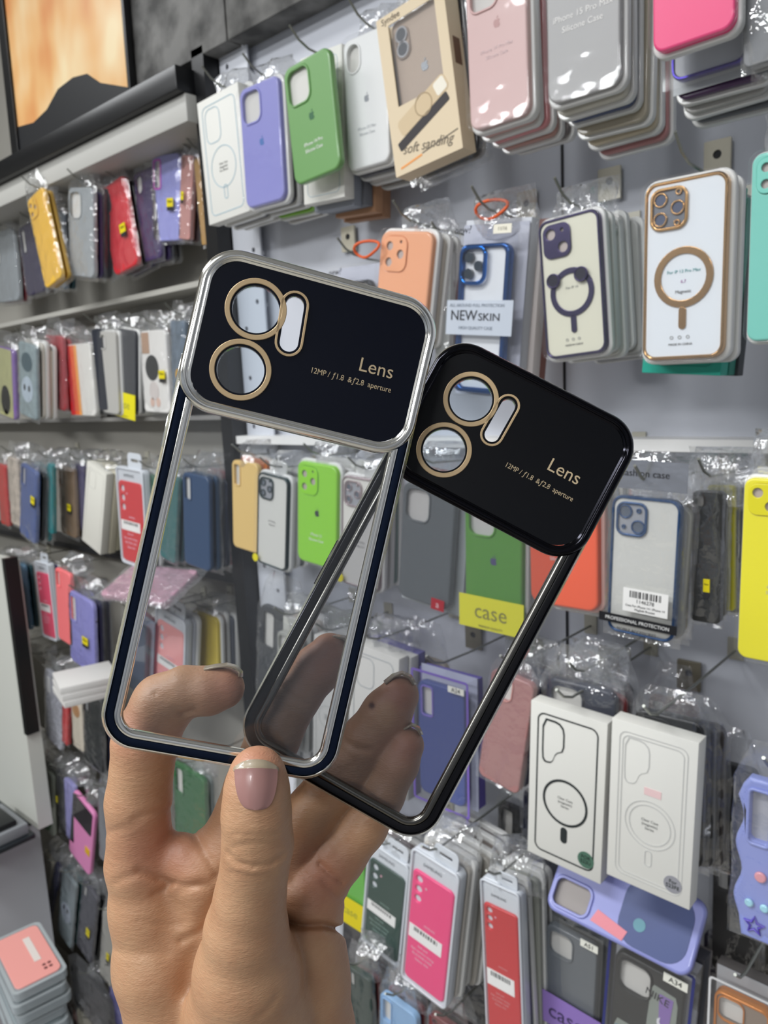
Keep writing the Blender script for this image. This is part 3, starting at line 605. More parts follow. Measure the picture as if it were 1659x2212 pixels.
item('bag', (1496, 1060), (1492, 1340), (1560, 1058), .16, .62, .66, 'bagged dark case with yellow New tag right of the blue framed case', n=3, c='2e2e2c', amp=.0035, bs='bag', tag=1, tagpos=(.6, .28), back=['6d6b60', 'c0b830', '3a3a3c'], head=.25)
item('sil', (1608, 1032), (1592, 1418), (1760, 1042), .165, .585, .61, 'bright yellow silicone case at the right edge', n=2, c='f0e61e', cam='lens2', rim='e2d818', txt=['iPhone', 'Silicone'], tz=.42, tc='c8c8a0', back=['d4d4ce', '5a5548'])
# ------------------------------------------------------------------ fourth row
item('cbox', (590, 1335), (588, 1610), (652, 1345), .185, .70, .73, 'clear carton with a grey clear case behind the middle finger', n=2, c='9fa09a', cam='sq', card='b9b9b2', back=['9a9a96', 'b4aaa0'])
item('box', (678, 1370), (676, 1650), (742, 1388), .19, .71, .73, 'plain white carton with line drawing behind the middle fingertip', n=2, line='b9b9b6', back=['d0d0cc', 'b9b9b6'], bs='box')
item('box', (755, 1385), (752, 1690), (862, 1425), .19, .67, .69, 'white carton with faint line drawing behind the ring fingertip', n=2, line='aeb4b4', back=['d0d0cc', '6a66a0'], bs='box')
item('cbox', (888, 1440), (895, 1720), (1012, 1478), .19, .66, .68, 'clear carton edged in purple with a blue rippled case', n=1, c='34488f', cam='slot', rim='7a68c4', card='b4b8cc', edge='7a62b8', logo=None, back=['6b60b0'], bs='box', ptag='A24')
r, m, w_, h_ = item('sil', (1062, 1442), (1032, 1672), (1152, 1495), .155, .64, .66, 'rose glitter case hanging under the black lens case', n=2, c='9c6a6a', cam='sq', rim='c88a84', back='2a2c38', tray=0) if 0 else item('bag', (1062, 1442), (1032, 1672), (1152, 1495), .155, .64, .66, 'rose glitter case hanging under the black lens case', n=3, c='a87876', cam='sq', rim='c88a84', back=['2a2c48', '3a3c50', '8f8f8c'], amp=.003, bs='bag', head=.12)
r, m, w_, h_ = item('box', (1147, 1512), (1139, 1838), (1313, 1560), .19, .62, .64, 'white carton with bold black outline of a magnetic case', n=0, line='23292a', lw=.018, mlw=.030, ultra=1, solid=1, dot='4a6e5c', dott=['FOR', 'S22U'])
item('box', (1322, 1550), (1310, 1888), (1510, 1608), .19, .60, .62, 'white carton with pale grey outline and silver round sticker', line='c6c6c2', ultra=1, dbl=1, dot='94949a', dott=['For', 'S23FE'], tears=1)
for k in range(3):
    item('bag', (1370+k*22, 1530+k*4), (1372+k*22, 1830), (1520+k*22, 1572+k*6), .17, .655+k*.022, .66+k*.022, ['black bagged case just behind the pale outlined carton', 'black bagged case in the middle behind the pale outlined carton', 'smoky bagged case furthest behind the pale outlined carton'][k], c=['17181b', '232428', '35302e'][k], cam='sq', back='2a2a2c', amp=.004, hook=0, head=.16)
item('bag', (1180, 1460), (1178, 1790), (1330, 1500), .16, .67, .69, 'dark bagged case behind the bold outlined carton', c='2c3040', cam='sq', n=2, amp=.005, bs='bag', back=['7a2f30', '5a5c60'], hook=1, head=.2)
# wavy lavender-blue case at the right edge
m, w_, h_ = quadmat((1592, 1672), (1578, 2010), (1745, 1690), .585)
r = empty('wavy_phone_case', m); tag(r, 'blue wavy edged case with purple star outline at the right edge', 'phone case')
wv = []
N_ = 24
for i in range(N_): t = i/N_; wv.append((.012*w_*0+.055*w_*math.sin(t*6*math.pi), t*h_))
outl = [(x+.06*w_, z) for x, z in wv[2:-2]]+[(.09*w_, h_*.95), (.18*w_, h_), (.82*w_, h_), (.93*w_, h_*.95)]+[(w_-x-.06*w_, z) for x, z in wv[2:-2][::-1]]+[(.85*w_, 0), (.15*w_, 0)]
cm = M('8b97d6', .35, coat=.4)
hole = rr(.22*w_, h_*.62, .50*w_, h_*.93, .08*w_)
plate('case_shell', [outl, hole], 0, .011, cm, r, .003, 3); plate('camera_rim', ringrr(.17*w_, h_*.60, .55*w_, h_*.95, .1*w_, .05*w_), -.002, .001, cm, r, .001)
plate('camera_opening', [rr(.21*w_, h_*.61, .51*w_, h_*.94, .08*w_)], .006, .0065, M('a9aab0', .6), r)
st = [(.36*w_+(.15 if i % 2 == 0 else .065)*w_*math.sin(i*math.pi/5), .10*h_+(.15 if i % 2 == 0 else .065)*w_*math.cos(i*math.pi/5)) for i in range(10)]
tube('star_outline', [(x, -.0008, z) for x, z in st], .0012, M('5a4cb0', .4), r, cyc=True)
for x in (.27, .50): plate('bubble', [circ(x*w_, .235*h_, .07*w_, 20)], -.003, .0, M('9fd0e0', .15, coat=1), r, .0014)
for x in (.42, .66): plate('bubble', [circ(x*w_, .42*h_, .09*w_, 20)], -.003, .0, M('e39aa4', .3, coat=.6), r, .0014)
HOOKS.append(((m @ Vector((w_*.5, 0, h_)))[:]+(0,)))
pillow('clear_bag', w_*1.15, h_*1.25, .018, BAG, r, -.07*w_, -.03*h_, -.004, .003, 5, 12, 20, top=.2)
# ------------------------------------------------------------------ fifth row
item('sam', (795, 1815), (778, 2030), (885, 1862), .185, .66, .70, 'dark green case in a hang pack with barcode sticker', c='123a30', dot='0c2018', tc='7f9a8e', n=3, back=['17181a', '5a4a48', '8a8c88'])
item('sam', (888, 1828), (864, 2110), (994, 1880), .185, .62, .66, 'hot pink case in a hang pack with barcode sticker', c='ea3a7c', n=5, back=['b9b4ac', '8f887e', 'a8a49c', '7a706a', '3a2026'])
item('sam', (1035, 1895), (1050, 2240), (1122, 1968), .185, .63, .67, 'red case in a hang pack beside the hot pink pack', c='c4242a', dot='401010', tc='d89090', stk=1, n=3, back=['2c3350', '8a8c84', '4a4238'])
r, m, w_, h_ = item('cbox', (1168, 1962), (1157, 2270), (1305, 2012), .21, .662, .672, 'grey case in a clear carton with a purple band reading case', c='5e646a', cam='sq', card='6c6f70', n=3, back=['4a4c50', '8f8d88', '2a2a30'], bs='box', ptag='A51', logo=None)
box('paper_belt', -.003, w_+.003, -.003, -.0024, .27*h_, .48*h_, M('8d72b8', .5), r); text('case', .34*w_, .5*w_, .37*h_, -.0033, M('3d3358', .5), r)
r, m, w_, h_ = item('cbox', (1317, 2012), (1287, 2380), (1505, 2100), .19, .655, .66, 'clear carton edged in navy holding a sneaker print case', c='19191b', cam='sq', card='a9acb4', edge='2f3470', n=2, back=['3a3a40', '7b7470'], bs='box', ptag='A34', hook=0, logo=None)
def pq(name, pts, y, col, t=.0004): plate(name, [[(x*w_, z*h_) for x, z in pts]], y-t, y, M(col, .5), r)
pq('printed_panel', [(.50, .58), (.52, .80), (.55, .83), (.80, .82), (.83, .78), (.83, .10), (.13, .10), (.13, .50), (.16, .54), (.42, .54)], .0040, '8d948c')
pq('printed_patch', [(.62, .80), (.78, .80), (.76, .66), (.80, .52), (.66, .48), (.64, .64)], .0036, '8a6db0')
pq('printed_patch', [(.14, .50), (.26, .52), (.32, .40), (.22, .30), (.14, .34)], .0036, '3f7f96')
pq('printed_patch', [(.50, .60), (.64, .46), (.74, .30), (.66, .28), (.52, .44)], .0032, 'a05c50')
pq('printed_patch', [(.36, .48), (.48, .50), (.44, .34), (.34, .36)], .0032, '3a2e28')
pq('printed_patch', [(.16, .28), (.50, .34), (.80, .26), (.80, .14), (.16, .14)], .0036, 'b9bcb2')
text('NIKE', .13*w_, .60*w_, .775*h_, .0030, M('26262a', .5), r, ang=-8)
sw = [(0, .1), (.06, 0), (.16, -.02), (.45, .16), (.18, .07), (.1, .08), (.06, .14), (.08, .24), (.0, .18)]
plate('printed_swoosh', [[(.62*w_+x*w_*.45, .62*h_+z*w_*.6) for x, z in sw]], .0028, .0032, M('e4e2ea', .5), r)
for (ax, ay), lb in (((792, 538), 'orange tie loop on the hook left of the peach case'), ((1062, 452), 'orange tie loop on the hook above the NEW SKIN carton')):
    p = PW(ax, ay, .70); o = tube('orange_tie', [(.016*math.cos(t)*1.2, .004*math.sin(2*t), .009*math.sin(t)) for t in [i*math.pi/9 for i in range(18)]], .0017, M('e0602a', .5), None, cyc=True)
    o.location = Vector(p); tag(o, lb, 'tie')
item('cbox', (1532, 2105), (1518, 2450), (1680, 2160), .19, .64, .65, 'clear carton with orange framed case at the bottom right', fr=1, c='c87a2c', metal=.3, cam='sq', card='9b9c9e', panel='8b7a6c', n=1, edge='d4d4d4', back=['504c4a'], bs='box')
# lavender case lying across, under the cartons
m, w_, h_ = quadmat((1183, 1868), (1180, 1952), (1502, 1975), .645)
mc = m @ Matrix.Translation((0, -.005, 0)) @ Matrix.Rotation(math.radians(-38), 4, 'X')
r = empty('phone_case', mc); cm = M('8b90cc', .35, coat=.5); L_ = w_; W_ = .070
hole = rr(.03*L_, .10*W_, .30*L_, .50*W_, .12*W_)
plate('case_shell', [rr(0, 0, L_, W_, .012), hole], 0, .010, cm, r, .003, 3); plate('camera_rim', ringrr(.02*L_, .07*W_, .31*L_, .53*W_, .14*W_, .003), -.0015, .001, cm, r, .0007)
plate('camera_opening', [rr(.03*L_, .09*W_, .30*L_, .51*W_, .12*W_)], .006, .0065, M('9a938e', .6), r)
plate('printed_patch', [rr(.50*L_, .05*W_, .95*L_, .95*W_, .02)], -.0006, .0002, M('2c3f78', .4), r)
plate('printed_patch', [[(.33*L_, .12*W_), (.36*L_, .30*W_), (.58*L_, .20*W_), (.56*L_, .06*W_)]], -.0009, .0002, M('d87a86', .4), r)
plate('printed_patch', [circ(.64*L_, .35*W_, .006)], -.0010, -.0004, M('4f8a98', .4), r)
tag(r, 'lavender printed case lying across below the two white cartons', 'phone case')
# ------------------------------------------------------------------ bottom row behind and right of the hand
item('belt', (728, 1765), (733, 1965), (785, 1785), .17, .69, .72, 'lime framed case with yellow belt glimpsed right of the little finger', n=1, c='5fae3c', belt='d8c61e', bh=.22, cam='sq', back=['4a9a2a'], sub=0)
item('sil', (630, 1740), (628, 1850), (700, 1770), .12, .70, .74, 'pink silicone case glimpsed between ring and little finger', c='e0707c', cam='none', n=0, tray=0)
item('bag', (748, 2085), (760, 2330), (800, 2110), .16, .66, .70, 'dark green bagged case at the bottom beside the wrist', c='16302a', cam='slot', n=2, bs='bag', back=['7a4444', '2a2a2c'])
item('bag', (820, 2140), (818, 2380), (900, 2185), .16, .64, .67, 'light blue bagged case at the bottom under the dark green pack', c='86aed6', cam='slot', n=2, bs='bag', back=['6d2a2c', '36383c'])
item('bag', (925, 2185), (925, 2420), (1010, 2225), .16, .64, .67, 'maroon bagged case at the bottom under the hot pink pack', c='6d1f24', cam='dots', n=1, bs='bag', back=['1a1a1c'])
item('bag', (372, 1640), (378, 1800), (440, 1650), .16, .72, .80, 'green bagged pack glimpsed between the index and middle fingers', c='20602c', cam='slot', n=1, bs='bag', back=['8a9290'])

# clutter hanging deep behind the lower rows
FILL = [((742, 1840), 'dark bagged case deep behind the lime belted case', '2c2a30'), ((985, 1830), 'taupe bagged case deep behind the hot pink pack', '7a6e66'), ((1000, 2000), 'charcoal bagged case low behind the hot pink pack', '2c2c30'),
        ((1110, 1860), 'plum bagged case above the red hang pack', '3a2a3c'), ((1130, 1700), 'navy bagged case under the rose glitter case', '1e2238'), ((1075, 1730), 'pink edged black case under the rose glitter case', '1a1a1e'),
        ((1530, 1640), 'black case at the right of the two white cartons', '141416'), ((1540, 1860), 'smoky case under the right white carton', '3c3a38'), ((1520, 2010), 'dark violet case beside the lavender case', '2c2440'),
        ((1100, 2100), 'dark brown bagged case left of the grey boxed case', '3a302c'), ((680, 1300), 'grey bagged case under the lime green case', '8a8a86'), ((560, 1300), 'dark bagged case left of the grey clear carton', '3c3e42'),
        ((860, 1400), 'beige bagged case above the white line drawn carton', '9a9080'), ((1560, 1090), 'grey bagged case between blue framed and yellow cases', '4a4a44'), ((1400, 1500), 'rust red bagged case above the white cartons', '6d3228'), ((1240, 1490), 'silver bagged case above the bold outlined carton', '8f9296'),
        ((640, 1560), 'grey bagged case behind the hand', '70706c'), ((1620, 2020), 'olive bagged case at the lower right edge', '4a463a')]
for fi, ((fx, fy), lb, fc_) in enumerate(FILL):
    item('bag', (fx, fy), (fx-4, fy+230), (fx+105, fy+40), .165, .735+.024*(fi % 3), .740+.024*(fi % 3), lb, c=fc_, cam='slot', amp=.005, n=0, hook=0, head=.3)
# ------------------------------------------------------------------ left display
LL = dict(lo=.76, hi=.86)
def left(kind, TL, BL, TR, label, n=0, **o):
    return item(kind, TL, BL, TR, o.pop('H', .165), .76, .84, label, n=n, **o)
left('bag', (-25, 505), (-10, 655), (28, 490), 'grey bagged case at the far left of the left display top row', c='8c9296', n=1, bs='bag')
left('bag', (38, 492), (58, 642), (78, 470), 'dark purple bagged case left of the yellow case', c='2f2947', cam='slot', n=1, bs='bag')
left('bag', (57, 435), (98, 625), (95, 420), 'yellow bagged case in the top row of the left display', c='e8b840', cam='lens3', n=1, bs='bag', back=['c9a040'])
left('bag', (107, 455), (112, 620), (138, 440), 'blue patterned bagged case right of the yellow case', pat=1, c='6b7c8c', na=.5, shapes=[('e', .5, .45, .2, .25, 'c89a3a'), ('e', .4, .25, .2, .2, '4a6a80')], n=1, bs='bag')
left('bag', (146, 405), (150, 595), (200, 392), 'silver grey bagged case with clear opening in the left display', c='9a9fa2', cam='sq', n=2, bs='bag', back=['3b3060', '2b2b30'])
left('bag', (215, 412), (247, 597), (268, 388), 'red bagged case with yellow tag in the left display', c='cf2f38', cam='pill', tag=1, n=2, bs='bag', back=['1c1c1e', '35305a'])
left('bag', (287, 375), (305, 568), (332, 360), 'dark plum bagged case behind the lilac case', c='43355f', cam='pill', n=2, bs='bag', back=['3a2f58', '222226'])
left('bag', (326, 338), (330, 522), (388, 318), 'lilac bagged case with magenta camera edge and yellow tag', c='9a9cd8', rim='d040c8', cam='slot', tag=1, n=1, bs='bag', back=['b08c9c'])
left('bag', (392, 335), (385, 515), (418, 322), 'rose bagged case with yellow tag right of the lilac case', c='c08c86', cam='slot', tag=1, n=1, bs='bag', back=['4a3a3a'], tagpos=(.4, .5))
left('bag', (418, 345), (436, 530), (436, 335), 'dark case with gold edge beside the black post', c='b08a50', cam='none', n=2, bs='bag', back=['24242a', '5a2e28'])
# second row
left('bag', (-12, 745), (-5, 893), (28, 735), 'purple edged green case at the far left of the second row', pat=1, c='7a5aa0', shapes=[('r', .5, .5, .38, .8, 'a8a878'), ('e', .5, .25, .25, .35, '3f7a3a')])
left('bag', (38, 735), (42, 893), (76, 722), 'printed bear case in grey blue tones in the left display', pat=1, c='8fa0a4', na=.3, shapes=[('e', .5, .38, .32, .34, 'aebcc8'), ('e', .36, .40, .06, .09, '3a4048'), ('e', .62, .40, .06, .09, '3a4048'), ('e', .5, .75, .3, .25, '36505a')], n=2, bs='tray', back=['d0ccc2', 'c9c2b4'])
left('bag', (95, 722), (104, 880), (133, 712), 'red and grey bagged case left of the rainbow striped case', pat=1, c='a83a40', shapes=[('r', .4, .45, .18, .7, '6a625c')], n=1, bs='bag', back=['c23a3c'])
left('bag', (140, 745), (155, 898), (192, 722), 'white case with red to orange side stripes in the left display', pat=1, c='dedcd6', shapes=[('r', .10, .5, .09, .98, 'c4242a'), ('r', .27, .5, .08, .98, 'e0602c'), ('r', .40, .5, .05, .98, 'e8a050')], n=1, bs='bag', back=['1e222c'])
left('sil', (197, 712), (215, 886), (214, 705), 'dark navy case edge right of the striped white case', c='1c2230', cam='none', tray=0)
left('sil', (213, 715), (222, 890), (248, 700), 'white silicone case left of the yellow belted grey case', c='bcbab4', cam='pill', n=1, back=['c9c4bc'])
left('belt', (250, 708), (252, 884), (292, 698), 'grey black case with a yellow belt reading case in the left display', c='34363c', cam='none', belt='e4d818', bh=.24, n=1, back=['4a4c52'], hook=1)
left('bag', (300, 715), (312, 890), (356, 700), 'white case with a printed spaceman in the left display', pat=1, c='e2e0dc', shapes=[('e', .42, .55, .25, .27, '15181c'), ('e', .45, .27, .18, .20, 'd0c8c4'), ('r', .22, .85, .14, .22, 'b09078'), ('e', .36, .13, .08, .10, 'd8b8a8'), ('e', .58, .13, .08, .10, 'd8b8a8')], tag=1, tagpos=(.85, .45), n=1, bs='bag')
left('bag', (366, 692), (372, 868), (398, 680), 'blue grey patterned bagged case beside the silver lens case', pat=1, c='6a7a8a', na=.5, shapes=[('e', .5, .35, .2, .22, 'c89a3a')], n=2, bs='bag')
# third row
left('bag', (-8, 1000), (2, 1130), (10, 998), 'red bagged case at the far left of the third row', c='c03028', cam='none')
left('bag', (14, 985), (24, 1130), (36, 985), 'white and tan bagged case in the third row of the left display', pat=1, c='c9bcae', na=.5)
left('bag', (44, 997), (42, 1150), (80, 997), 'blue bagged case in the third row of the left display', c='465a90', cam='slot', n=2, bs='bag', back=['24282a', '2a7a80'], tag=1, tagpos=(.9, .6))
left('bag', (102, 1000), (104, 1148), (112, 1000), 'teal edged bagged case right of the blue case', c='2f8488', cam='none')
left('bag', (124, 1003), (132, 1150), (158, 1003), 'brown bagged case with yellow tag in the third row', c='7a6248', cam='slot', tag=1, n=1, bs='bag', back=['54403a'])
left('bag', (162, 1002), (168, 1140), (180, 1002), 'plum bagged case left of the tall white carton', c='4c4668', cam='slot')
left('box', (188, 995), (177, 1166), (232, 995), 'tall white bagged carton in the third row of the left display', H=.19, c='d8d6cc', n=2, line='c9c8c0', bs='box', back=['cfc9b4', 'b9b49c'], mag=0)
left('sam', (248, 1005), (262, 1214), (306, 1005), 'red hang pack with barcode sticker in the left display', H=.19, c='cc2c34', dot='5a1010', n=1, back=['7a7c78'], hook=0)
left('bag', (310, 1018), (300, 1190), (344, 1018), 'dark green bagged case seen beside the silver frame', c='1f5a3c', cam='pill', back='e4e4e0', n=2, bs='bag')
left('bag', (352, 1020), (345, 1200), (386, 1022), 'teal grey bagged case with yellow tag and blue label', c='2f6a68', cam='none', tag=1, tagpos=(.2, .65), n=1, bs='bag')
left('sil', (393, 1018), (398, 1216), (450, 1018), 'navy silicone case seen through the silver lens case', c='2c4668', cam='slot', n=3, back=['24405c', '20283a', 'a02c38'], tray=0, bs='bag')
# pink bagged pack lying on the lower rail
pp = PW(325, 1258, .74)
r = empty('bagged_phone_case', Matrix.Translation(Vector(pp)) @ Matrix.Rotation(math.radians(12), 4, 'Z') @ Matrix.Rotation(math.radians(-68), 4, 'X') @ Matrix.Translation((-.09, 0, -.05)))
plate('case_shell', [rr(0, 0, .17, .10, .012)], 0, .010, M('c79cac', .4, noise_amt=.4, nscale=60), r, .002); pillow('clear_bag', .20, .12, .018, BAG2, r, -.015, -.01, -.004, .004, 77)
tag(r, 'pink marbled bagged case lying flat above the pink and yellow packs', 'phone case')
# fourth row
left('bag', (-20, 1205), (-10, 1330), (14, 1208), 'yellow printed bagged case at the far left of the fourth row', pat=1, c='d0a83a', na=.4)
left('bag', (24, 1212), (40, 1350), (50, 1214), 'blue and violet printed bagged case in the fourth row', pat=1, c='4f7a98', shapes=[('e', .5, .3, .3, .4, '8a6090')], n=1, bs='bag')
left('sam', (72, 1210), (92, 1375), (102, 1212), 'bright pink hang pack in the fourth row of the left display', H=.19, c='e8486c', n=1, back=['2c2c70'], hook=0)
left('sil', (118, 1224), (126, 1378), (150, 1230), 'coral silicone case between the pink and lilac cases', c='f0787a', cam='slot', n=0, tray=0)
left('bag', (146, 1272), (152, 1424), (200, 1272), 'lilac case with card flap and yellow tag in the left display', c='8a88cc', cam='slot', tag=1, n=2, bs='bag', back=['25244a', '2b2b38'])
left('cbox', (262, 1312), (258, 1480), (318, 1315), 'navy case in a clear carton seen through the silver lens case', H=.18, c='3d4a60', cam='none', card='8a90a0', n=1, back=['8a3a4a'], bs='box')
left('sam', (335, 1305), (332, 1490), (402, 1310), 'light pink hang pack seen through the silver lens case', H=.19, c='ee9c9a', dot='b05c5c', n=1, back=['b9bcc4'])
left('sil', (412, 1315), (418, 1480), (468, 1318), 'mustard yellow silicone case seen through the silver lens case', c='d8c046', cam='dots', n=4, back=['a8988c', '5a5e68', '6a6c70', '8a8c8c'])
# fifth row
left('box', (28, 1392), (50, 1515), (62, 1398), 'white carton at the left of the fifth row', H=.19, line='c8c8c4', n=1, back=['c9c9c4'], bs='box', c='d2d0cc')
left('box', (64, 1415), (76, 1560), (94, 1420), 'off white carton beside the floral case', H=.19, line='c8c8c4', c='c9c7c1', n=0, mag=0)
left('bag', (96, 1440), (98, 1590), (132, 1448), 'white floral printed case in the fifth row', pat=1, c='b9bac4', na=.7, ns=120, shapes=[('r', .25, .8, .1, .25, 'cfcfd0')])
left('bag', (136, 1465), (134, 1600), (148, 1468), 'narrow red bagged case in the fifth row', c='c0282c', cam='none')
left('bag', (150, 1470), (158, 1610), (172, 1475), 'cream case with brown print in the fifth row', pat=1, c='d0c6b4', shapes=[('e', .5, .6, .35, .35, 'b08050')])
left('bag', (176, 1484), (182, 1640), (218, 1490), 'black bagged case with white opening in the fifth row', c='141416', cam='slot', back='9a9a9a', n=2, bs='bag')
for k in range(3):
    p = PW(190, 1455, .69); o = box('white_flat_carton', -.05, .055, -.06, .05, 0, .013, M('d4d2ce', .6), None, .0008)
    o.matrix_world = Matrix.Translation(Vector(p)+Vector((0, 0, -.012-.0135*k))) @ Matrix.Rotation(math.radians(-18+2*k), 4, 'Z') ; tag(o, ['topmost', 'middle', 'lowest'][k]+' of the flat white cartons stacked under the lilac case', 'carton', 'flat white cartons')
# sixth and seventh rows
left('bag', (42, 1605), (52, 1725), (76, 1622), 'red bagged case at the left of the sixth row', c='b02c30', cam='none')
left('bag', (80, 1645), (84, 1775), (112, 1660), 'green leaf printed case in the sixth row', pat=1, c='b4bcae', shapes=[('e', .5, .3, .4, .7, '2f7a3c'), ('e', .5, .75, .2, .3, '4a7a90')], n=1, bs='bag', back=['8a8c88'])
left('bag', (122, 1660), (128, 1790), (138, 1665), 'black bagged case with yellow tag in the sixth row', c='17181c', cam='none', tag=1, tagpos=(.1, .5))
left('bag', (137, 1678), (138, 1800), (160, 1690), 'lilac bagged case behind the pink lens case', c='8f8cc4', cam='none')
r, m, w_, h_ = left('sil', (157, 1703), (148, 1836), (208, 1722), 'pink case with a black lens panel hanging beside the index finger', c='d884b4', cam='none', tray=0, hook=1)
plate('lens_panel', [rr(.05*w_, h_*.62, .92*w_, h_*.96, .06*w_)], -.0012, .0, M('0a0a0c', .15, coat=1), r, .0004)
for i in range(3): plate('lens_ring', ringc(.15*w_, h_*(.89-.08*i), .055*w_, .015*w_), -.0016, -.001, M('3a343a', .3), r)
box('tag_label', w_*.72, w_*.92, -.0008, 0, h_*.30, h_*.40, M('d8a81c', .4), r)
left('bag', (212, 1700), (214, 1850), (236, 1706), 'smoky clear bagged case between the pink case and the index finger', c='7a7c80', cam='none', n=1, bs='bag')
left('bag', (95, 1835), (66, 1968), (118, 1850), 'cream and brown printed case tilted in the seventh row', pat=1, c='c9c2b0', shapes=[('e', .5, .5, .3, .2, '9a6a48')], tag=1, tagpos=(.85, .4))
left('bag', (120, 1862), (96, 1975), (132, 1870), 'narrow navy bagged case right of the tilted cream case', c='23234a', cam='none')
left('bag', (134, 1875), (124, 2010), (166, 1890), 'grey bear printed case in the seventh row', pat=1, c='7a868a', shapes=[('e', .5, .45, .35, .45, '98a0ac'), ('e', .35, .5, .07, .1, '5a5050'), ('e', .6, .5, .07, .1, '5a5050')], n=1, bs='bag', back=['2a5a5c'])
left('bag', (178, 1900), (165, 2040), (214, 1915), 'dark bagged case with white camera openings in the seventh row', c='2a2a38', cam='slot', tag=1, n=1, bs='bag', back=['1a1a1c'])
left('bag', (222, 1960), (214, 2100), (250, 1975), 'grey white case against the wrist', c='a8a69c', cam='none', tag=1, n=1, bs='bag')
left('bag', (150, 2070), (160, 2170), (225, 2050), 'black bagged case lying over the clutter at the bottom left', c='0f1012', cam='none', H=.12)
left('bag', (90, 2120), (100, 2260), (150, 2130), 'dark crumpled bagged case right of the pink pile', c='3a3c3a', cam='none', n=1, bs='bag', amp=.006)
left('bag', (165, 2170), (175, 2300), (225, 2160), 'orange and grey printed bagged case at the bottom beside the wrist', pat=1, c='8c8878', shapes=[('e', .5, .6, .3, .25, 'd06a28')], amp=.006)
left('bag', (232, 2080), (240, 2200), (262, 2090), 'violet bagged case just left of the wrist', c='7470b0', cam='none')

# ------------------------------------------------------------------ hooks: wire arms with turned up tips, crumpled bag tops over them
HM = M('8d8f88', .35, .7)
for i, (x, y, z, n) in enumerate(HOOKS):
    wy = .84 if x > XB else .93
    e = empty('display_hook', Matrix.Translation((x, wy, z+.012)))
    L_ = wy-y+.022
    tube('hook_wire', [(0, 0, -.004), (0, -L_*.5, -.003), (0, -L_+.030, 0), (0, -L_+.014, .006), (0, -L_, .018)], .0014, HM, e)
    box('hook_foot', -.008, .008, -.003, 0, -.014, .010, M('b9b6a8', .4, .3), e)
    tag(e, 'thin metal display hook with a turned up tip carrying packs', 'hook', 'display hooks on the wall')
    if x < XB or n >= 2:
        for k in range(1 if x < XB else 1):
            b = pillow('crumpled_bag_top', .062, .055, .055, BAG2, None, -.031, -.026, -.0275, .010, 300+i, 9, 9, freq=70)
            b.location = (x+.004, min(y+.035, wy-.04), z+.006); tag(b, 'crumpled clear bag tops bunched on a display hook', 'plastic bag', 'bunched bag tops')
# ------------------------------------------------------------------ the two lens cases held up in front
def case_frame(R, t):
    R = np.array(R); U, _, V = np.linalg.svd(R); R = U@V; t = np.array(t)
    r1, r2 = RW@R[:, 0], RW@R[:, 1]; r3 = np.cross(r1, r2); o = CAM+RW@t
    y = -r3
    m = Matrix(((r1[0], y[0], r2[0], o[0]), (r1[1], y[1], r2[1], o[1]), (r1[2], y[2], r2[2], o[2]), (0, 0, 0, 1)))
    def loc(px, py, yy=0.0):
        q = o+y*yy; r = ray(px, py); p = CAM+r*((q-CAM).dot(y)/r.dot(y)); return float((p-o).dot(r1)), float((p-o).dot(r2))
    return m, loc
def fit_text(s, x, z, width, y, mat, parent, name='lettering', align='LEFT', hs=1.0):
    o = text(s, 1.0, 0, 0, 0, mat, None, 'LEFT', t=0.0); co = np.array([v.co[:] for v in o.data.vertices])
    k = width/(co[:, 0].max()-co[:, 0].min()); me = o.data
    me.transform(Matrix.Translation((x-co[:, 0].min()*k, y, z)) @ Matrix.Diagonal((k, 1, k*hs, 1))); o.parent = parent; o.name = name; return o
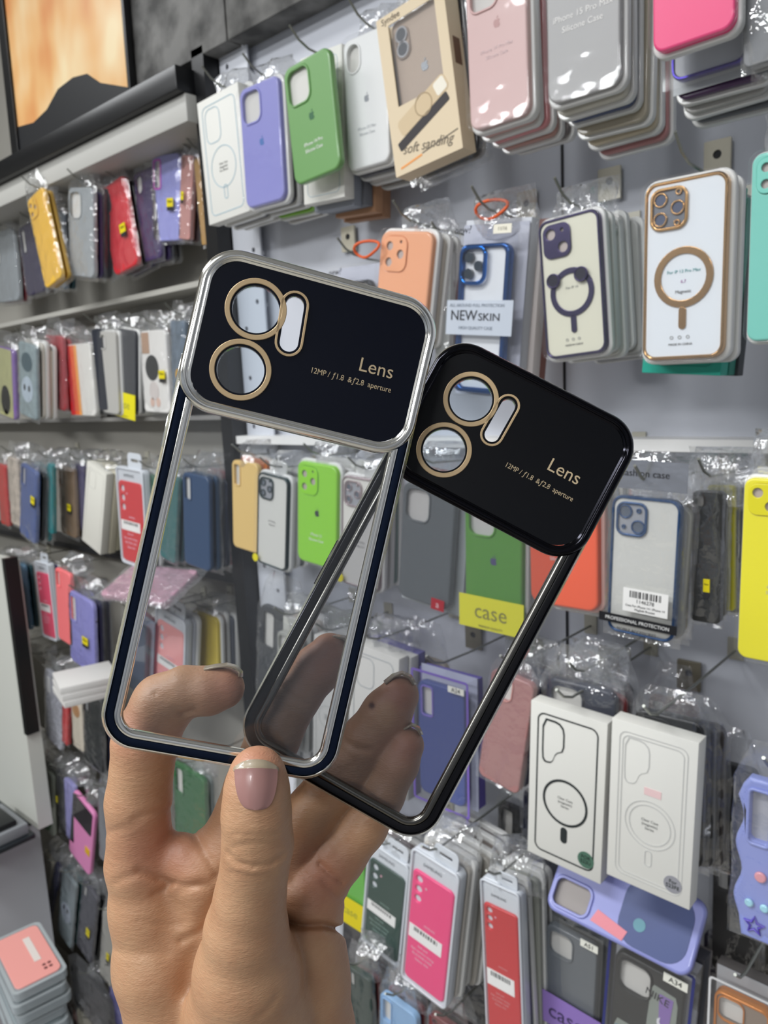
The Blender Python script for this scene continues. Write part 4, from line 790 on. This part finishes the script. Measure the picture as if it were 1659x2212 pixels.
def lens_case(R, t, W, H, PL, L1, L2, PILL, LEN, APT, rim, plate_m, band, bead, back, label, rad, buttons):
    m, loc = case_frame(R, t); root = empty('lens_phone_case', m); tag(root, label, 'phone case', None)
    yb = .0009
    pa, nr = rrn(0, 0, W, H, .0115)
    # bumper wall: outer lip, flat band, inner bead, deep inner wall
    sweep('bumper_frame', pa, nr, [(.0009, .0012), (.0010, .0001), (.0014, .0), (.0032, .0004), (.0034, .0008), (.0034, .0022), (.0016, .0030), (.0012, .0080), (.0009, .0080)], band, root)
    sweep('outer_edge', pa, nr, [(.0009, .0075), (.0009, .0002), (.0007, -.0001), (.0003, .0001), (0, .0008), (-.0002, .0040), (.0003, .0080)], rim, root)
    sweep('inner_bead', pa, nr, [(.0034, .0010)]+[(.0046-.0014*math.cos(a), .0008-.0012*math.sin(a)) for a in [i*math.pi/8 for i in range(9)]]+[(.0061, .0016), (.0036, .0018)], bead, root)
    sweep('clear_lip', *[v for v in (rrn(-.0007, -.0007, W+.0007, H+.0007, .012))], [(0, .0014), (.0007, .0008), (.0010, .0060), (0, .0064)], film('clear_lip', .3, 1, .08, 10, 0, hazecol='b9b7a0'), root)
    hs = []
    # camera plate outline from its corners
    c = [loc(*q) for q in PL]; x0 = -.0005; x1 = W+.0005; z1 = H+.0004; z0 = (c[2][1]+c[3][1])/2
    (ax, az), (bx, bz) = loc(*L1), loc(*L2); r = rad
    p1, p2 = loc(*PILL[0]), loc(*PILL[1]); pr = PILL[2]
    d = Vector((p2[0]-p1[0], p2[1]-p1[1])).normalized()
    def pill(rr_, n=12):
        out = []; a0 = math.atan2(d.y, d.x)
        for k, (cx, cz) in enumerate((p2, p1)):
            for i in range(n+1):
                a = a0-math.pi/2+math.pi*k+math.pi*i/n; out.append((cx+rr_*math.cos(a), cz+rr_*math.sin(a)))
        return out
    holes = [circ(ax, az, r, 56), circ(bx, bz, r, 56), pill(pr)]
    plate('clear_back', [rr(.003, .003, W-.003, H-.003, .009, 10)]+holes, yb, yb+.0010, back, root)
    ins = .0037
    plate('lens_plate', [rr(x0+ins, z0+ins, x1-ins, z1-ins, .0095, 10)]+holes, -.0012, .0006, plate_m, root)
    pp, pn = rrn(x0, z0, x1, z1, .0125, 14)
    prof = [(0, .0012), (0, -.0002), (.0003, -.0010), (.0010, -.0018), (.0019, -.0022), (.0025, -.0021), (.0029, -.0016), (.0032, -.0017), (.0038, -.0012), (.0038, .0004), (.0014, .0012)]
    sweep('plate_rim', pp, pn, prof, rim, root)
    gold = M('c9ae86', .35, .35)
    for (cx, cz) in ((ax, az), (bx, bz)):
        plate('lens_ring', [circ(cx, cz, r+.0023, 56), circ(cx, cz, r+.0006, 56)], -.0017, -.0010, gold, root, .0002)
        plate('lens_glass', [circ(cx, cz, r, 40)], -.0006, -.0003, film('lens_glass', .0, .9, .03, 1, 0, 'f1f5f8'), root)
    plate('flash_ring', [pill(pr+.0016), pill(pr+.0008)], -.0017, -.0010, gold, root, .0001)
    gt = M('c2ae8c', .4, .1)
    a = loc(*LEN[0]); b = loc(*LEN[1]); o = fit_text('Lens', a[0], a[1], b[0]-a[0], -.00135, gt, root)
    a = loc(*APT[0]); b = loc(*APT[1]); fit_text('12MP / \u01921.8  &\u01922.8  aperture', a[0], a[1], b[0]-a[0], -.00135, gt, root, hs=1.15)
    for (z, l, side) in buttons:
        xx = -.0012 if side < 0 else W+.0004
        box('side_button', xx, xx+.0009, .0025, .0050, z, z+l, rim, root, .0003)
    return root
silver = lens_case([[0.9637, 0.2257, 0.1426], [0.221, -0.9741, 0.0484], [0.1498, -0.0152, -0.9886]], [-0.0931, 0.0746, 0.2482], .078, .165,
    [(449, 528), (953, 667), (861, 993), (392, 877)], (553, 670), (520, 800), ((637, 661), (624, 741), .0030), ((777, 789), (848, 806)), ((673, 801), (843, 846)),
    CHROME, M('040816', .3, spec=.25), M('252e40', .13, 1.0), CHROME, film('clear_back', .012, .8, .02, 6, .05, 'f6f7f8', f0=.025),  # navy frame band: dark reflection in the chrome, painted as its colour
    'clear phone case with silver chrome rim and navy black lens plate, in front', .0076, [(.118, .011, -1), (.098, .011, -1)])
black = lens_case([[0.8794, 0.4732, -0.0531], [0.4708, -0.8807, -0.0513], [-0.071, 0.0201, -0.9973]], [-0.0539, 0.0809, 0.2734], .077, .165,
    [(961, 712), (1374, 932), (1219, 1217), (810, 1004)], (1017, 864), (959, 973), ((1097, 878), (1062, 940), .0026), ((1186, 1004), (1250, 1038)), ((1093, 1005), (1237, 1078)),
    M('1b1b20', .12, .9), M('030408', .3, spec=.25), M('0c0c10', .22, .5), M('6d6b66', .2, 1.0), film('tinted_back', .012, .8, .02, 6, .05, 'e8e8ea', f0=.025),
    'clear phone case with black rim and black lens plate, behind the silver one', .0076, [(.062, .018, -1), (.128, .013, -1)])

# ------------------------------------------------------------------ the hand: one continuous skin surface
def C3(px, py, z): return np.array([(px-CX)/FPX*z, (py-CY)/FPX*z, z])
THUMB = [((556, 1668), .2462, .0082), ((555, 1700), .2466, .0096), ((554, 1760), .2470, .0104), ((557, 1825), .2495, .0108), ((549, 1883), .2525, .0104), ((540, 1940), .2552, .0112), ((532, 2008), .2590, .0134), ((534, 2096), .2655, .0178), ((538, 2190), .2740, .0222), ((540, 2330), .2820, .0225), ((530, 2450), .288, .021)]
INDEX = [((484, 1486), .2735, .0073), ((450, 1492), .2735, .0083), ((400, 1494), .2740, .0088), ((352, 1522), .2755, .0108), ((314, 1596), .2770, .0115), ((299, 1730), .2800, .0114), ((302, 1860), .2845, .0118)]
MIDDLE = [((712, 1410), .2895, .0075), ((683, 1447), .2895, .0089), ((640, 1500), .2895, .0093), ((592, 1590), .2895, .0099), ((548, 1700), .2890, .0106), ((505, 1820), .2880, .0118), ((470, 1900), .288, .012)]
RING = [((862, 1503), .2880, .0075), ((836, 1540), .2885, .0091), ((790, 1602), .2890, .0095), ((735, 1680), .2890, .0104), ((675, 1762), .2890, .0107), ((605, 1865), .2890, .0118), ((590, 1930), .289, .012)]
PINKY = [((878, 1610), .2845, .0066), ((858, 1650), .2850, .0077), ((825, 1718), .2850, .0080), ((785, 1785), .2850, .0086), ((735, 1850), .2845, .0092), ((675, 1925), .2840, .0110), ((660, 1980), .284, .012)]
PALM = [[((300, 1870), .2850, .0112), ((318, 1960), .2870, .0132), ((345, 2080), .2880, .0165), ((385, 2230), .2900, .018), ((420, 2460), .295, .020)],
        [((455, 1885), .2880, .0118), ((450, 1980), .2900, .014), ((460, 2230), .2930, .018), ((480, 2460), .296, .022)],
        [((585, 1905), .2880, .0118), ((570, 2000), .2900, .014), ((560, 2230), .2930, .018), ((560, 2460), .296, .022)],
        [((660, 1940), .2835, .0110), ((655, 2060), .2860, .0138), ((650, 2230), .2900, .0175), ((630, 2460), .294, .020)],
        [((398, 1850), .2835, .0085), ((428, 1872), .2840, .0098), ((455, 1900), .285, .0100)],
        [((678, 1950), .2820, .0092), ((668, 1985), .2830, .0100)],
        [((672, 2045), .2840, .0110), ((680, 2120), .286, .0118), ((682, 2230), .2890, .0130), ((660, 2400), .292, .016)]]
VX = .0008
lo = np.array([-.108, .040, .228]); hi = np.array([.024, .236, .318])
gn = np.ceil((hi-lo)/VX).astype(int)
gx, gy, gz = [(lo[i]+VX*np.arange(gn[i])).astype(np.float32) for i in range(3)]
Xg = gx[:, None, None]; Yg = gy[None, :, None]; Zg = gz[None, None, :]
def smin(a, b, k):
    h = np.clip(.5+.5*(b-a)/k, 0, 1); return b*(1-h)+a*h-k*h*(1-h)
def cone(a, b, ra, rb):
    ab = b-a; L2 = float(ab@ab)
    t = np.clip(((Xg-a[0])*ab[0]+(Yg-a[1])*ab[1]+(Zg-a[2])*ab[2])/L2, 0, 1).astype(np.float32)
    dx = Xg-(a[0]+t*ab[0]); dy = Yg-(a[1]+t*ab[1]); dz = Zg-(a[2]+t*ab[2])
    return np.sqrt(dx*dx+dy*dy+dz*dz)-(ra+(rb-ra)*t)
def chain(ch, k=.0025):
    d = None
    for (p, z, r), (p2, z2, r2) in zip(ch[:-1], ch[1:]):
        c = cone(C3(*p, z), C3(*p2, z2), r, r2); d = c if d is None else smin(d, c, k)
    return d
palm = None
for ch in PALM:
    c = chain(ch, .004); palm = c if palm is None else smin(palm, c, .007)
fingers = None
for ch in (INDEX, MIDDLE, RING, PINKY):
    c = chain(ch); fingers = c if fingers is None else smin(fingers, c, .0012)
D_ = smin(palm, fingers, .0045)
D_ = smin(D_, chain(THUMB, .004), .0035)
Zm = np.maximum(Zg, .1); PXg = (Xg/Zm*FPX+CX).astype(np.float32); PYg = (Yg/Zm*FPX+CY).astype(np.float32)
def crease(pts, depth, wpx, front):
    global D_
    best = None
    for (ax, ay), (bx, by) in zip(pts[:-1], pts[1:]):
        ux, uy = bx-ax, by-ay; L2 = ux*ux+uy*uy
        t = np.clip(((PXg-ax)*ux+(PYg-ay)*uy)/L2, 0, 1); d2 = (PXg-ax-t*ux)**2+(PYg-ay-t*uy)**2
        best = d2 if best is None else np.minimum(best, d2)
    g = depth*np.exp(-best/(wpx*wpx))
    yy = np.clip((PYg-1950)/260, 0, 1); split = .2665+.006*yy
    s = 1/(1+np.exp(np.clip((Zg-split)/.0008*(1 if front else -1), -30, 30)))
    D_ = D_+(g*s).astype(np.float32)
CR = [([(492, 1842), (510, 1862), (545, 1872), (585, 1866), (612, 1848)], .0008, 5, 1), ([(500, 1832), (530, 1822), (575, 1820), (606, 1832)], .0004, 4, 1), ([(505, 1800), (545, 1806), (600, 1800)], .0004, 4, 1), ([(500, 1885), (540, 1895), (590, 1888)], .0003, 5, 1),
      ([(335, 1500), (360, 1524), (395, 1540), (420, 1532)], .0014, 7, 0), ([(245, 1590), (300, 1600), (370, 1596)], .0006, 8, 0), ([(290, 1768), (340, 1752), (375, 1745)], .0006, 7, 0), ([(232, 1800), (300, 1775)], .0004, 8, 0),
      ([(598, 1478), (630, 1505), (662, 1520)], .0007, 6, 0), ([(535, 1640), (580, 1650), (615, 1655)], .0006, 6, 0),
      ([(745, 1600), (772, 1618), (800, 1620)], .0009, 6, 0), ([(800, 1525), (830, 1560), (860, 1572)], .0003, 6, 0), ([(660, 1700), (700, 1740)], .0004, 7, 0),
      ([(770, 1735), (800, 1752), (828, 1750)], .0008, 5, 0), ([(690, 1865), (715, 1890), (738, 1905)], .0012, 5, 0),
      ([(608, 1988), (650, 2000), (700, 1998), (745, 2012)], .0036, 9, 0), ([(700, 1905), (725, 1935), (745, 1945)], .0008, 7, 0), ([(632, 1905), (660, 1935), (672, 1960)], .0005, 7, 0),
      ([(380, 1765), (415, 1800), (450, 1855), (478, 1905)], .0007, 7, 0), ([(300, 1880), (345, 1898), (390, 1912), (430, 1910), (470, 1925)], .0010, 8, 0), ([(330, 1935), (380, 1905)], .0005, 6, 0), ([(478, 1945), (455, 1990), (425, 2060), (405, 2130)], .0022, 26, 0), ([(250, 1905), (300, 1885), (340, 1895)], .0006, 9, 0), ([(390, 1925), (455, 1905), (480, 1880)], .0007, 9, 0), ([(240, 2050), (300, 2062), (360, 2058)], .0003, 10, 0), ([(300, 1990), (350, 2000), (400, 1995)], .0003, 7, 0),
      ([(450, 1998), (425, 2016), (392, 2032)], .0009, 9, 0), ([(410, 1780), (440, 1830)], .0005, 5, 0),
      ([(612, 2000), (622, 2060), (640, 2110), (665, 2170), (680, 2230)], .0010, 7, 0), ([(600, 2150), (580, 2180), (555, 2200)], .0004, 7, 1)]
for c in CR: crease(*c)
def surface_nets(V):
    s = V < 0; nx, ny, nz = V.shape
    c = np.zeros((nx-1, ny-1, nz-1), np.int8)
    for i in (0, 1):
        for j in (0, 1):
            for k in (0, 1): c += s[i:nx-1+i, j:ny-1+j, k:nz-1+k]
    act = (c > 0) & (c < 8); I, J, K = np.nonzero(act); n = len(I)
    acc = np.zeros((n, 3)); cnt = np.zeros(n)
    corners = [(i, j, k) for i in (0, 1) for j in (0, 1) for k in (0, 1)]
    vals = {q: V[I+q[0], J+q[1], K+q[2]] for q in corners}
    for a in corners:
        for ax in range(3):
            if a[ax] == 0:
                b = list(a); b[ax] = 1; b = tuple(b); va, vb = vals[a], vals[b]; mk = (va < 0) != (vb < 0)
                t = np.where(mk, va/np.where(va == vb, 1, va-vb), 0)
                p = np.tile(np.array(a, float), (n, 1)); p[:, ax] += t; acc += p*mk[:, None]; cnt += mk
    vt = acc/cnt[:, None]+np.stack([I, J, K], 1)
    idx = -np.ones(act.shape, np.int64); idx[I, J, K] = np.arange(n); faces = []
    for ax in range(3):
        o1, o2 = [(1, 2), (2, 0), (0, 1)][ax]
        sl0 = [slice(None)]*3; sl1 = [slice(None)]*3; sl0[ax] = slice(0, -1); sl1[ax] = slice(1, None)
        ch = s[tuple(sl0)] != s[tuple(sl1)]; E = np.array(np.nonzero(ch)).T
        ok = (E[:, o1] > 0) & (E[:, o2] > 0) & (E[:, o1] < act.shape[o1]) & (E[:, o2] < act.shape[o2]); E = E[ok]
        def g(d1, d2):
            q = E.copy(); q[:, o1] -= d1; q[:, o2] -= d2; return idx[q[:, 0], q[:, 1], q[:, 2]]
        q = np.stack([g(0, 0), g(1, 0), g(1, 1), g(0, 1)], 1)
        inside = s[E[:, 0], E[:, 1], E[:, 2]]; q[~inside] = q[~inside][:, ::-1]; faces.append(q[(q >= 0).all(1)])
    return vt, np.concatenate(faces)
vt, fc = surface_nets(D_)
vc = lo+vt*VX; vw = vc@RW.T+CAM
base = CAM+RW@C3(540, 2300, .29)
vl = vw-base
me = bpy.data.meshes.new('hand'); me.vertices.add(len(vl)); me.vertices.foreach_set('co', vl.astype(np.float32).ravel())
me.loops.add(len(fc)*4); me.loops.foreach_set('vertex_index', fc.ravel().astype(np.int32)); me.polygons.add(len(fc))
me.polygons.foreach_set('loop_start', np.arange(0, len(fc)*4, 4, dtype=np.int32)); me.polygons.foreach_set('loop_total', np.full(len(fc), 4, np.int32)); me.update(calc_edges=True); me.validate()
bm = bmesh.new(); bm.from_mesh(me); bmesh.ops.recalc_face_normals(bm, faces=bm.faces[:])
for _ in range(2): bmesh.ops.smooth_vert(bm, verts=bm.verts, factor=.5, use_axis_x=True, use_axis_y=True, use_axis_z=True)
bm.to_mesh(me); bm.free(); me.polygons.foreach_set('use_smooth', [True]*len(me.polygons))
# the skin's own colour: pinker finger pads and joints, mole on the ring finger
pad = np.zeros(len(vc))
for p, z, r in (((500, 1480), .268, .010), ((715, 1412), .281, .013), ((865, 1500), .280, .010), ((885, 1612), .278, .009), ((556, 1650), .243, .008), ((350, 1830), .275, .015), ((700, 1900), .276, .012), ((300, 1580), .27, .010)):
    d = np.linalg.norm(vc-C3(*p, z), axis=1); pad = np.maximum(pad, np.exp(-(d/r)**2))
pxv = vc[:, 0]/vc[:, 2]*FPX+CX; pyv = vc[:, 1]/vc[:, 2]*FPX+CY
mole = np.exp(-(((pxv-803)/7)**2+((pyv-1524)/8)**2)**2)*(vc[:, 2] < .288)
callus = np.exp(-(((pxv-835)/24)**2+((pyv-1542)/30)**2)**2)*(vc[:, 2] < .288)
b0 = np.array(lin('b58d6b')[:3]); pk = np.array(lin('b27a63')[:3]); mo = np.array(lin('4a2018')[:3]); cl = np.array(lin('c09a70')[:3])
cc = b0+(pk-b0)*pad[:, None]*.8; cc = cc+(cl-cc)*callus[:, None]*.5; cc = cc+(mo-cc)*mole[:, None]
at = me.color_attributes.new('skin', 'FLOAT_COLOR', 'POINT'); at.data.foreach_set('color', np.concatenate([cc, np.ones((len(cc), 1))], 1).astype(np.float32).ravel())
sm = bpy.data.materials.new('skin'); sm.use_nodes = True; nt = sm.node_tree; N = nt.nodes; Lk = nt.links; b = N['Principled BSDF']
va = N.new('ShaderNodeVertexColor'); va.layer_name = 'skin'; tc = N.new('ShaderNodeTexCoord')
n1 = N.new('ShaderNodeTexNoise'); n1.inputs['Scale'].default_value = 70; n1.inputs['Detail'].default_value = 6; n1.inputs['Roughness'].default_value = .65
mx = N.new('ShaderNodeMix'); mx.data_type = 'RGBA'; mx.blend_type = 'MULTIPLY'; mx.inputs[0].default_value = .45
cr = N.new('ShaderNodeValToRGB'); cr.color_ramp.elements[0].position = .32; cr.color_ramp.elements[1].position = .62
cr.color_ramp.elements[0].color = (.80, .64, .58, 1); cr.color_ramp.elements[1].color = (1, 1, 1, 1)
Lk.new(tc.outputs['Object'], n1.inputs['Vector']); Lk.new(n1.outputs['Fac'], cr.inputs[0]); Lk.new(va.outputs[0], mx.inputs[6]); Lk.new(cr.outputs[0], mx.inputs[7]); Lk.new(mx.outputs[2], b.inputs['Base Color'])
b.inputs['Roughness'].default_value = .48; b.inputs['Subsurface Weight'].default_value = .12; b.inputs['Subsurface Scale'].default_value = .004; b.inputs['Subsurface Radius'].default_value = (1, .35, .2)
mp = N.new('ShaderNodeMapping'); mp.inputs['Scale'].default_value = (1.0, 1.0, 3.2); mp.inputs['Rotation'].default_value = (0, .5, .3)
n2 = N.new('ShaderNodeTexNoise'); n2.inputs['Scale'].default_value = 260; n2.inputs['Detail'].default_value = 4
vo = N.new('ShaderNodeTexVoronoi'); vo.feature = 'DISTANCE_TO_EDGE'; vo.inputs['Scale'].default_value = 520
ad = N.new('ShaderNodeMath'); ad.operation = 'MULTIPLY_ADD'; ad.inputs[1].default_value = .5
Lk.new(tc.outputs['Object'], mp.inputs[0]); Lk.new(mp.outputs[0], n2.inputs['Vector']); Lk.new(mp.outputs[0], vo.inputs['Vector']); Lk.new(vo.outputs['Distance'], ad.inputs[0]); Lk.new(n2.outputs['Fac'], ad.inputs[2])
bp = N.new('ShaderNodeBump'); bp.inputs['Strength'].default_value = .42; bp.inputs['Distance'].default_value = .0006
Lk.new(ad.outputs[0], bp.inputs['Height']); Lk.new(bp.outputs[0], b.inputs['Normal'])
hand = link('hand', me, sm); hand.location = Vector(base)
tag(hand, 'bare left hand holding the two lens cases between thumb and fingers', 'hand')
# nails
def depth_at(px, py):
    """first surface along the pixel ray, from the distance grid"""
    for z in np.arange(.229, .316, .0002):
        p = (C3(px, py, z)-lo)/VX; i = p.astype(int)
        if (i < 0).any() or (i >= np.array(D_.shape)-1).any(): continue
        f = p-i; q = D_[i[0]:i[0]+2, i[1]:i[1]+2, i[2]:i[2]+2]
        q = q[0]*(1-f[0])+q[1]*f[0]; q = q[0]*(1-f[1])+q[1]*f[1]
        if q[0]*(1-f[2])+q[1]*f[2] < 0: return z
    return None
NAILM = M('9a726c', .28, coat=.5); NTIP = M('9f917a', .35, coat=.4)
def nail_patch(name, f, mat, parent, lift=.0007, nu=14, nv=16, crown=0.0):
    vs = []; fs = []
    zc = [[depth_at(*f(i/nu, j/nv)) for i in range(nu+1)] for j in range(nv+1)]
    za = np.array([[q if q else np.nan for q in r] for r in zc]); za = np.where(np.isnan(za), np.nanmean(za), za)
    for _ in range(6):
        zp = np.pad(za, 1, mode='edge'); za = (zp[1:-1, 1:-1]*2+zp[:-2, 1:-1]+zp[2:, 1:-1]+zp[1:-1, :-2]+zp[1:-1, 2:])/6
    for layer in (0, 1):
        for j in range(nv+1):
            for i in range(nu+1):
                px, py = f(i/nu, j/nv); e = min(i, nu-i)/(nu*.25); e = min(1, e)
                z = za[j][i]-(lift*(.35+.65*e) if layer == 0 else -.0006); vs.append(tuple(CAM+RW@C3(px, py, z)-base))
    k = (nu+1)*(nv+1)
    for j in range(nv):
        for i in range(nu):
            a = j*(nu+1)+i; fs.append((a, a+1, a+nu+2, a+nu+1)); fs.append((k+a, k+a+nu+1, k+a+nu+2, k+a+1))
    me = bpy.data.meshes.new(name); me.from_pydata(vs, [], fs); bm = bmesh.new(); bm.from_mesh(me)
    be = [e for e in bm.edges if e.is_boundary]; bmesh.ops.bridge_loops(bm, edges=be); bmesh.ops.recalc_face_normals(bm, faces=bm.faces[:]); bm.to_mesh(me); bm.free()
    shade(me, 60); return link(name, me, mat, parent)
def f_bed(u, v):
    y = 1662+88*math.sin(v*math.pi/2); s = 47*max(.06, math.cos(v*math.pi/2))**.6; return 553+(u*2-1)*s, y-3*(1-(2*u-1)**2)*(1-v)
def f_tip(u, v):
    y0 = 1640+18*abs(2*u-1)**2.4; y1 = 1661+5*abs(2*u-1)**2; s = 49
    return 553+(u*2-1)*s, y0+(y1-y0)*v
nb = nail_patch('fingernail', f_bed, NAILM, hand); nail_patch('nail_free_edge', f_tip, NTIP, nb, lift=.0009, nv=5)
nb['label'] = 'broad pink thumbnail'
def sliver(name, pts, z, wid, th, parent):
    """curved nail seen from the pad side: thin curved plate just past the fingertip"""
    vs = []; fs = []; n = len(pts); m = 7
    for (px, py, dx, dy) in pts:
        for k in range(m):
            a = (k/(m-1))*1.0
            q = C3(px+dx*th*a, py+dy*th*a, z+wid*(a-.1)); vs.append(tuple(CAM+RW@q-base))
    for i in range(n-1):
        for k in range(m-1): fs.append((i*m+k, i*m+k+1, (i+1)*m+k+1, (i+1)*m+k))
    me = bpy.data.meshes.new(name); me.from_pydata(vs, [], fs); o = link(name, me, NTIP, parent); shade(me, 60)
    s = o.modifiers.new('thick', 'SOLIDIFY'); s.thickness = .0007; s.offset = 0; return o
sliver('fingernail', [(440, 1447, 0, -1), (465, 1442, 0, -1), (490, 1439, .1, -1), (508, 1443, .5, -.8), (517, 1452, 1, -.3), (517, 1462, 1, 0)], .2700, .004, 6, hand)
sliver('fingernail', [(700, 1383, -.5, -1), (722, 1376, -.2, -1), (742, 1380, .5, -1), (753, 1393, 1, -.6), (755, 1412, 1, 0)], .2865, .004, 6, hand)
sliver('fingernail', [(833, 1478, -.6, -1), (850, 1463, -.4, -1), (868, 1456, .1, -1), (884, 1464, .7, -.8), (893, 1480, 1, -.2)], .2850, .004, 6, hand)
sliver('fingernail', [(872, 1576, -.3, -1), (888, 1567, .1, -1), (902, 1574, .7, -.7), (908, 1588, 1, -.2)], .2820, .004, 5, hand)

# ------------------------------------------------------------------ pieces of a part become its sub-parts
bpy.context.view_layer.update()
SUB = {'barcode': ['sticker'], 'emblem': ['case_shell'], 'lettering': ['sticker', 'paper_sleeve', 'paper_belt', 'carton', 'back_panel', 'case_shell', 'clear_box'], 'tag_foot': ['tag_label'], 'camera_rim': ['case_shell', 'back_panel'],
       'camera_opening': ['case_shell', 'back_panel'], 'lens_ring': ['lens_plate'], 'lens_glass': ['lens_plate'], 'flash_ring': ['lens_plate'], 'inner_bead': ['bumper_frame'], 'side_button': ['bumper_frame'],
       'bolt': ['bracket_plate'], 'hang_tab': ['blister_tray'], 'tray_rim': ['blister_tray'], 'printed_outline': ['carton'], 'printed_camera': ['carton'], 'printed_ring': ['carton'], 'printed_bar': ['carton'],
       'magnet_ring': ['back_panel'], 'magnet_bar': ['back_panel'], 'lens_cover_ring': ['lens_cover'], 'flash_hole': ['case_shell'], 'camera_lens': ['camera_rim'], 'printed_shape': ['case_shell'], 'recycle_mark': ['back_panel']}
for rt in [o for o in COL.objects if o.parent is None and o.type == 'EMPTY']:
    ch = list(rt.children); by = {}
    for c in ch: by.setdefault(c.name.split('.')[0], c)
    for c in ch:
        n = c.name.split('.')[0]
        for p in SUB.get(n, []):
            if p == 'lens_plate' or n != 'lens_ring' or True:
                q = by.get('lens_plate') if (n == 'lettering' and 'lens_plate' in by) else by.get(p)
                if q is not None and q is not c and q.parent is rt and not (n == 'camera_lens'):
                    mb = c.matrix_basis.copy(); c.parent = q; c.matrix_parent_inverse = Matrix.Identity(4); c.matrix_basis = q.matrix_basis.inverted() @ mb; break
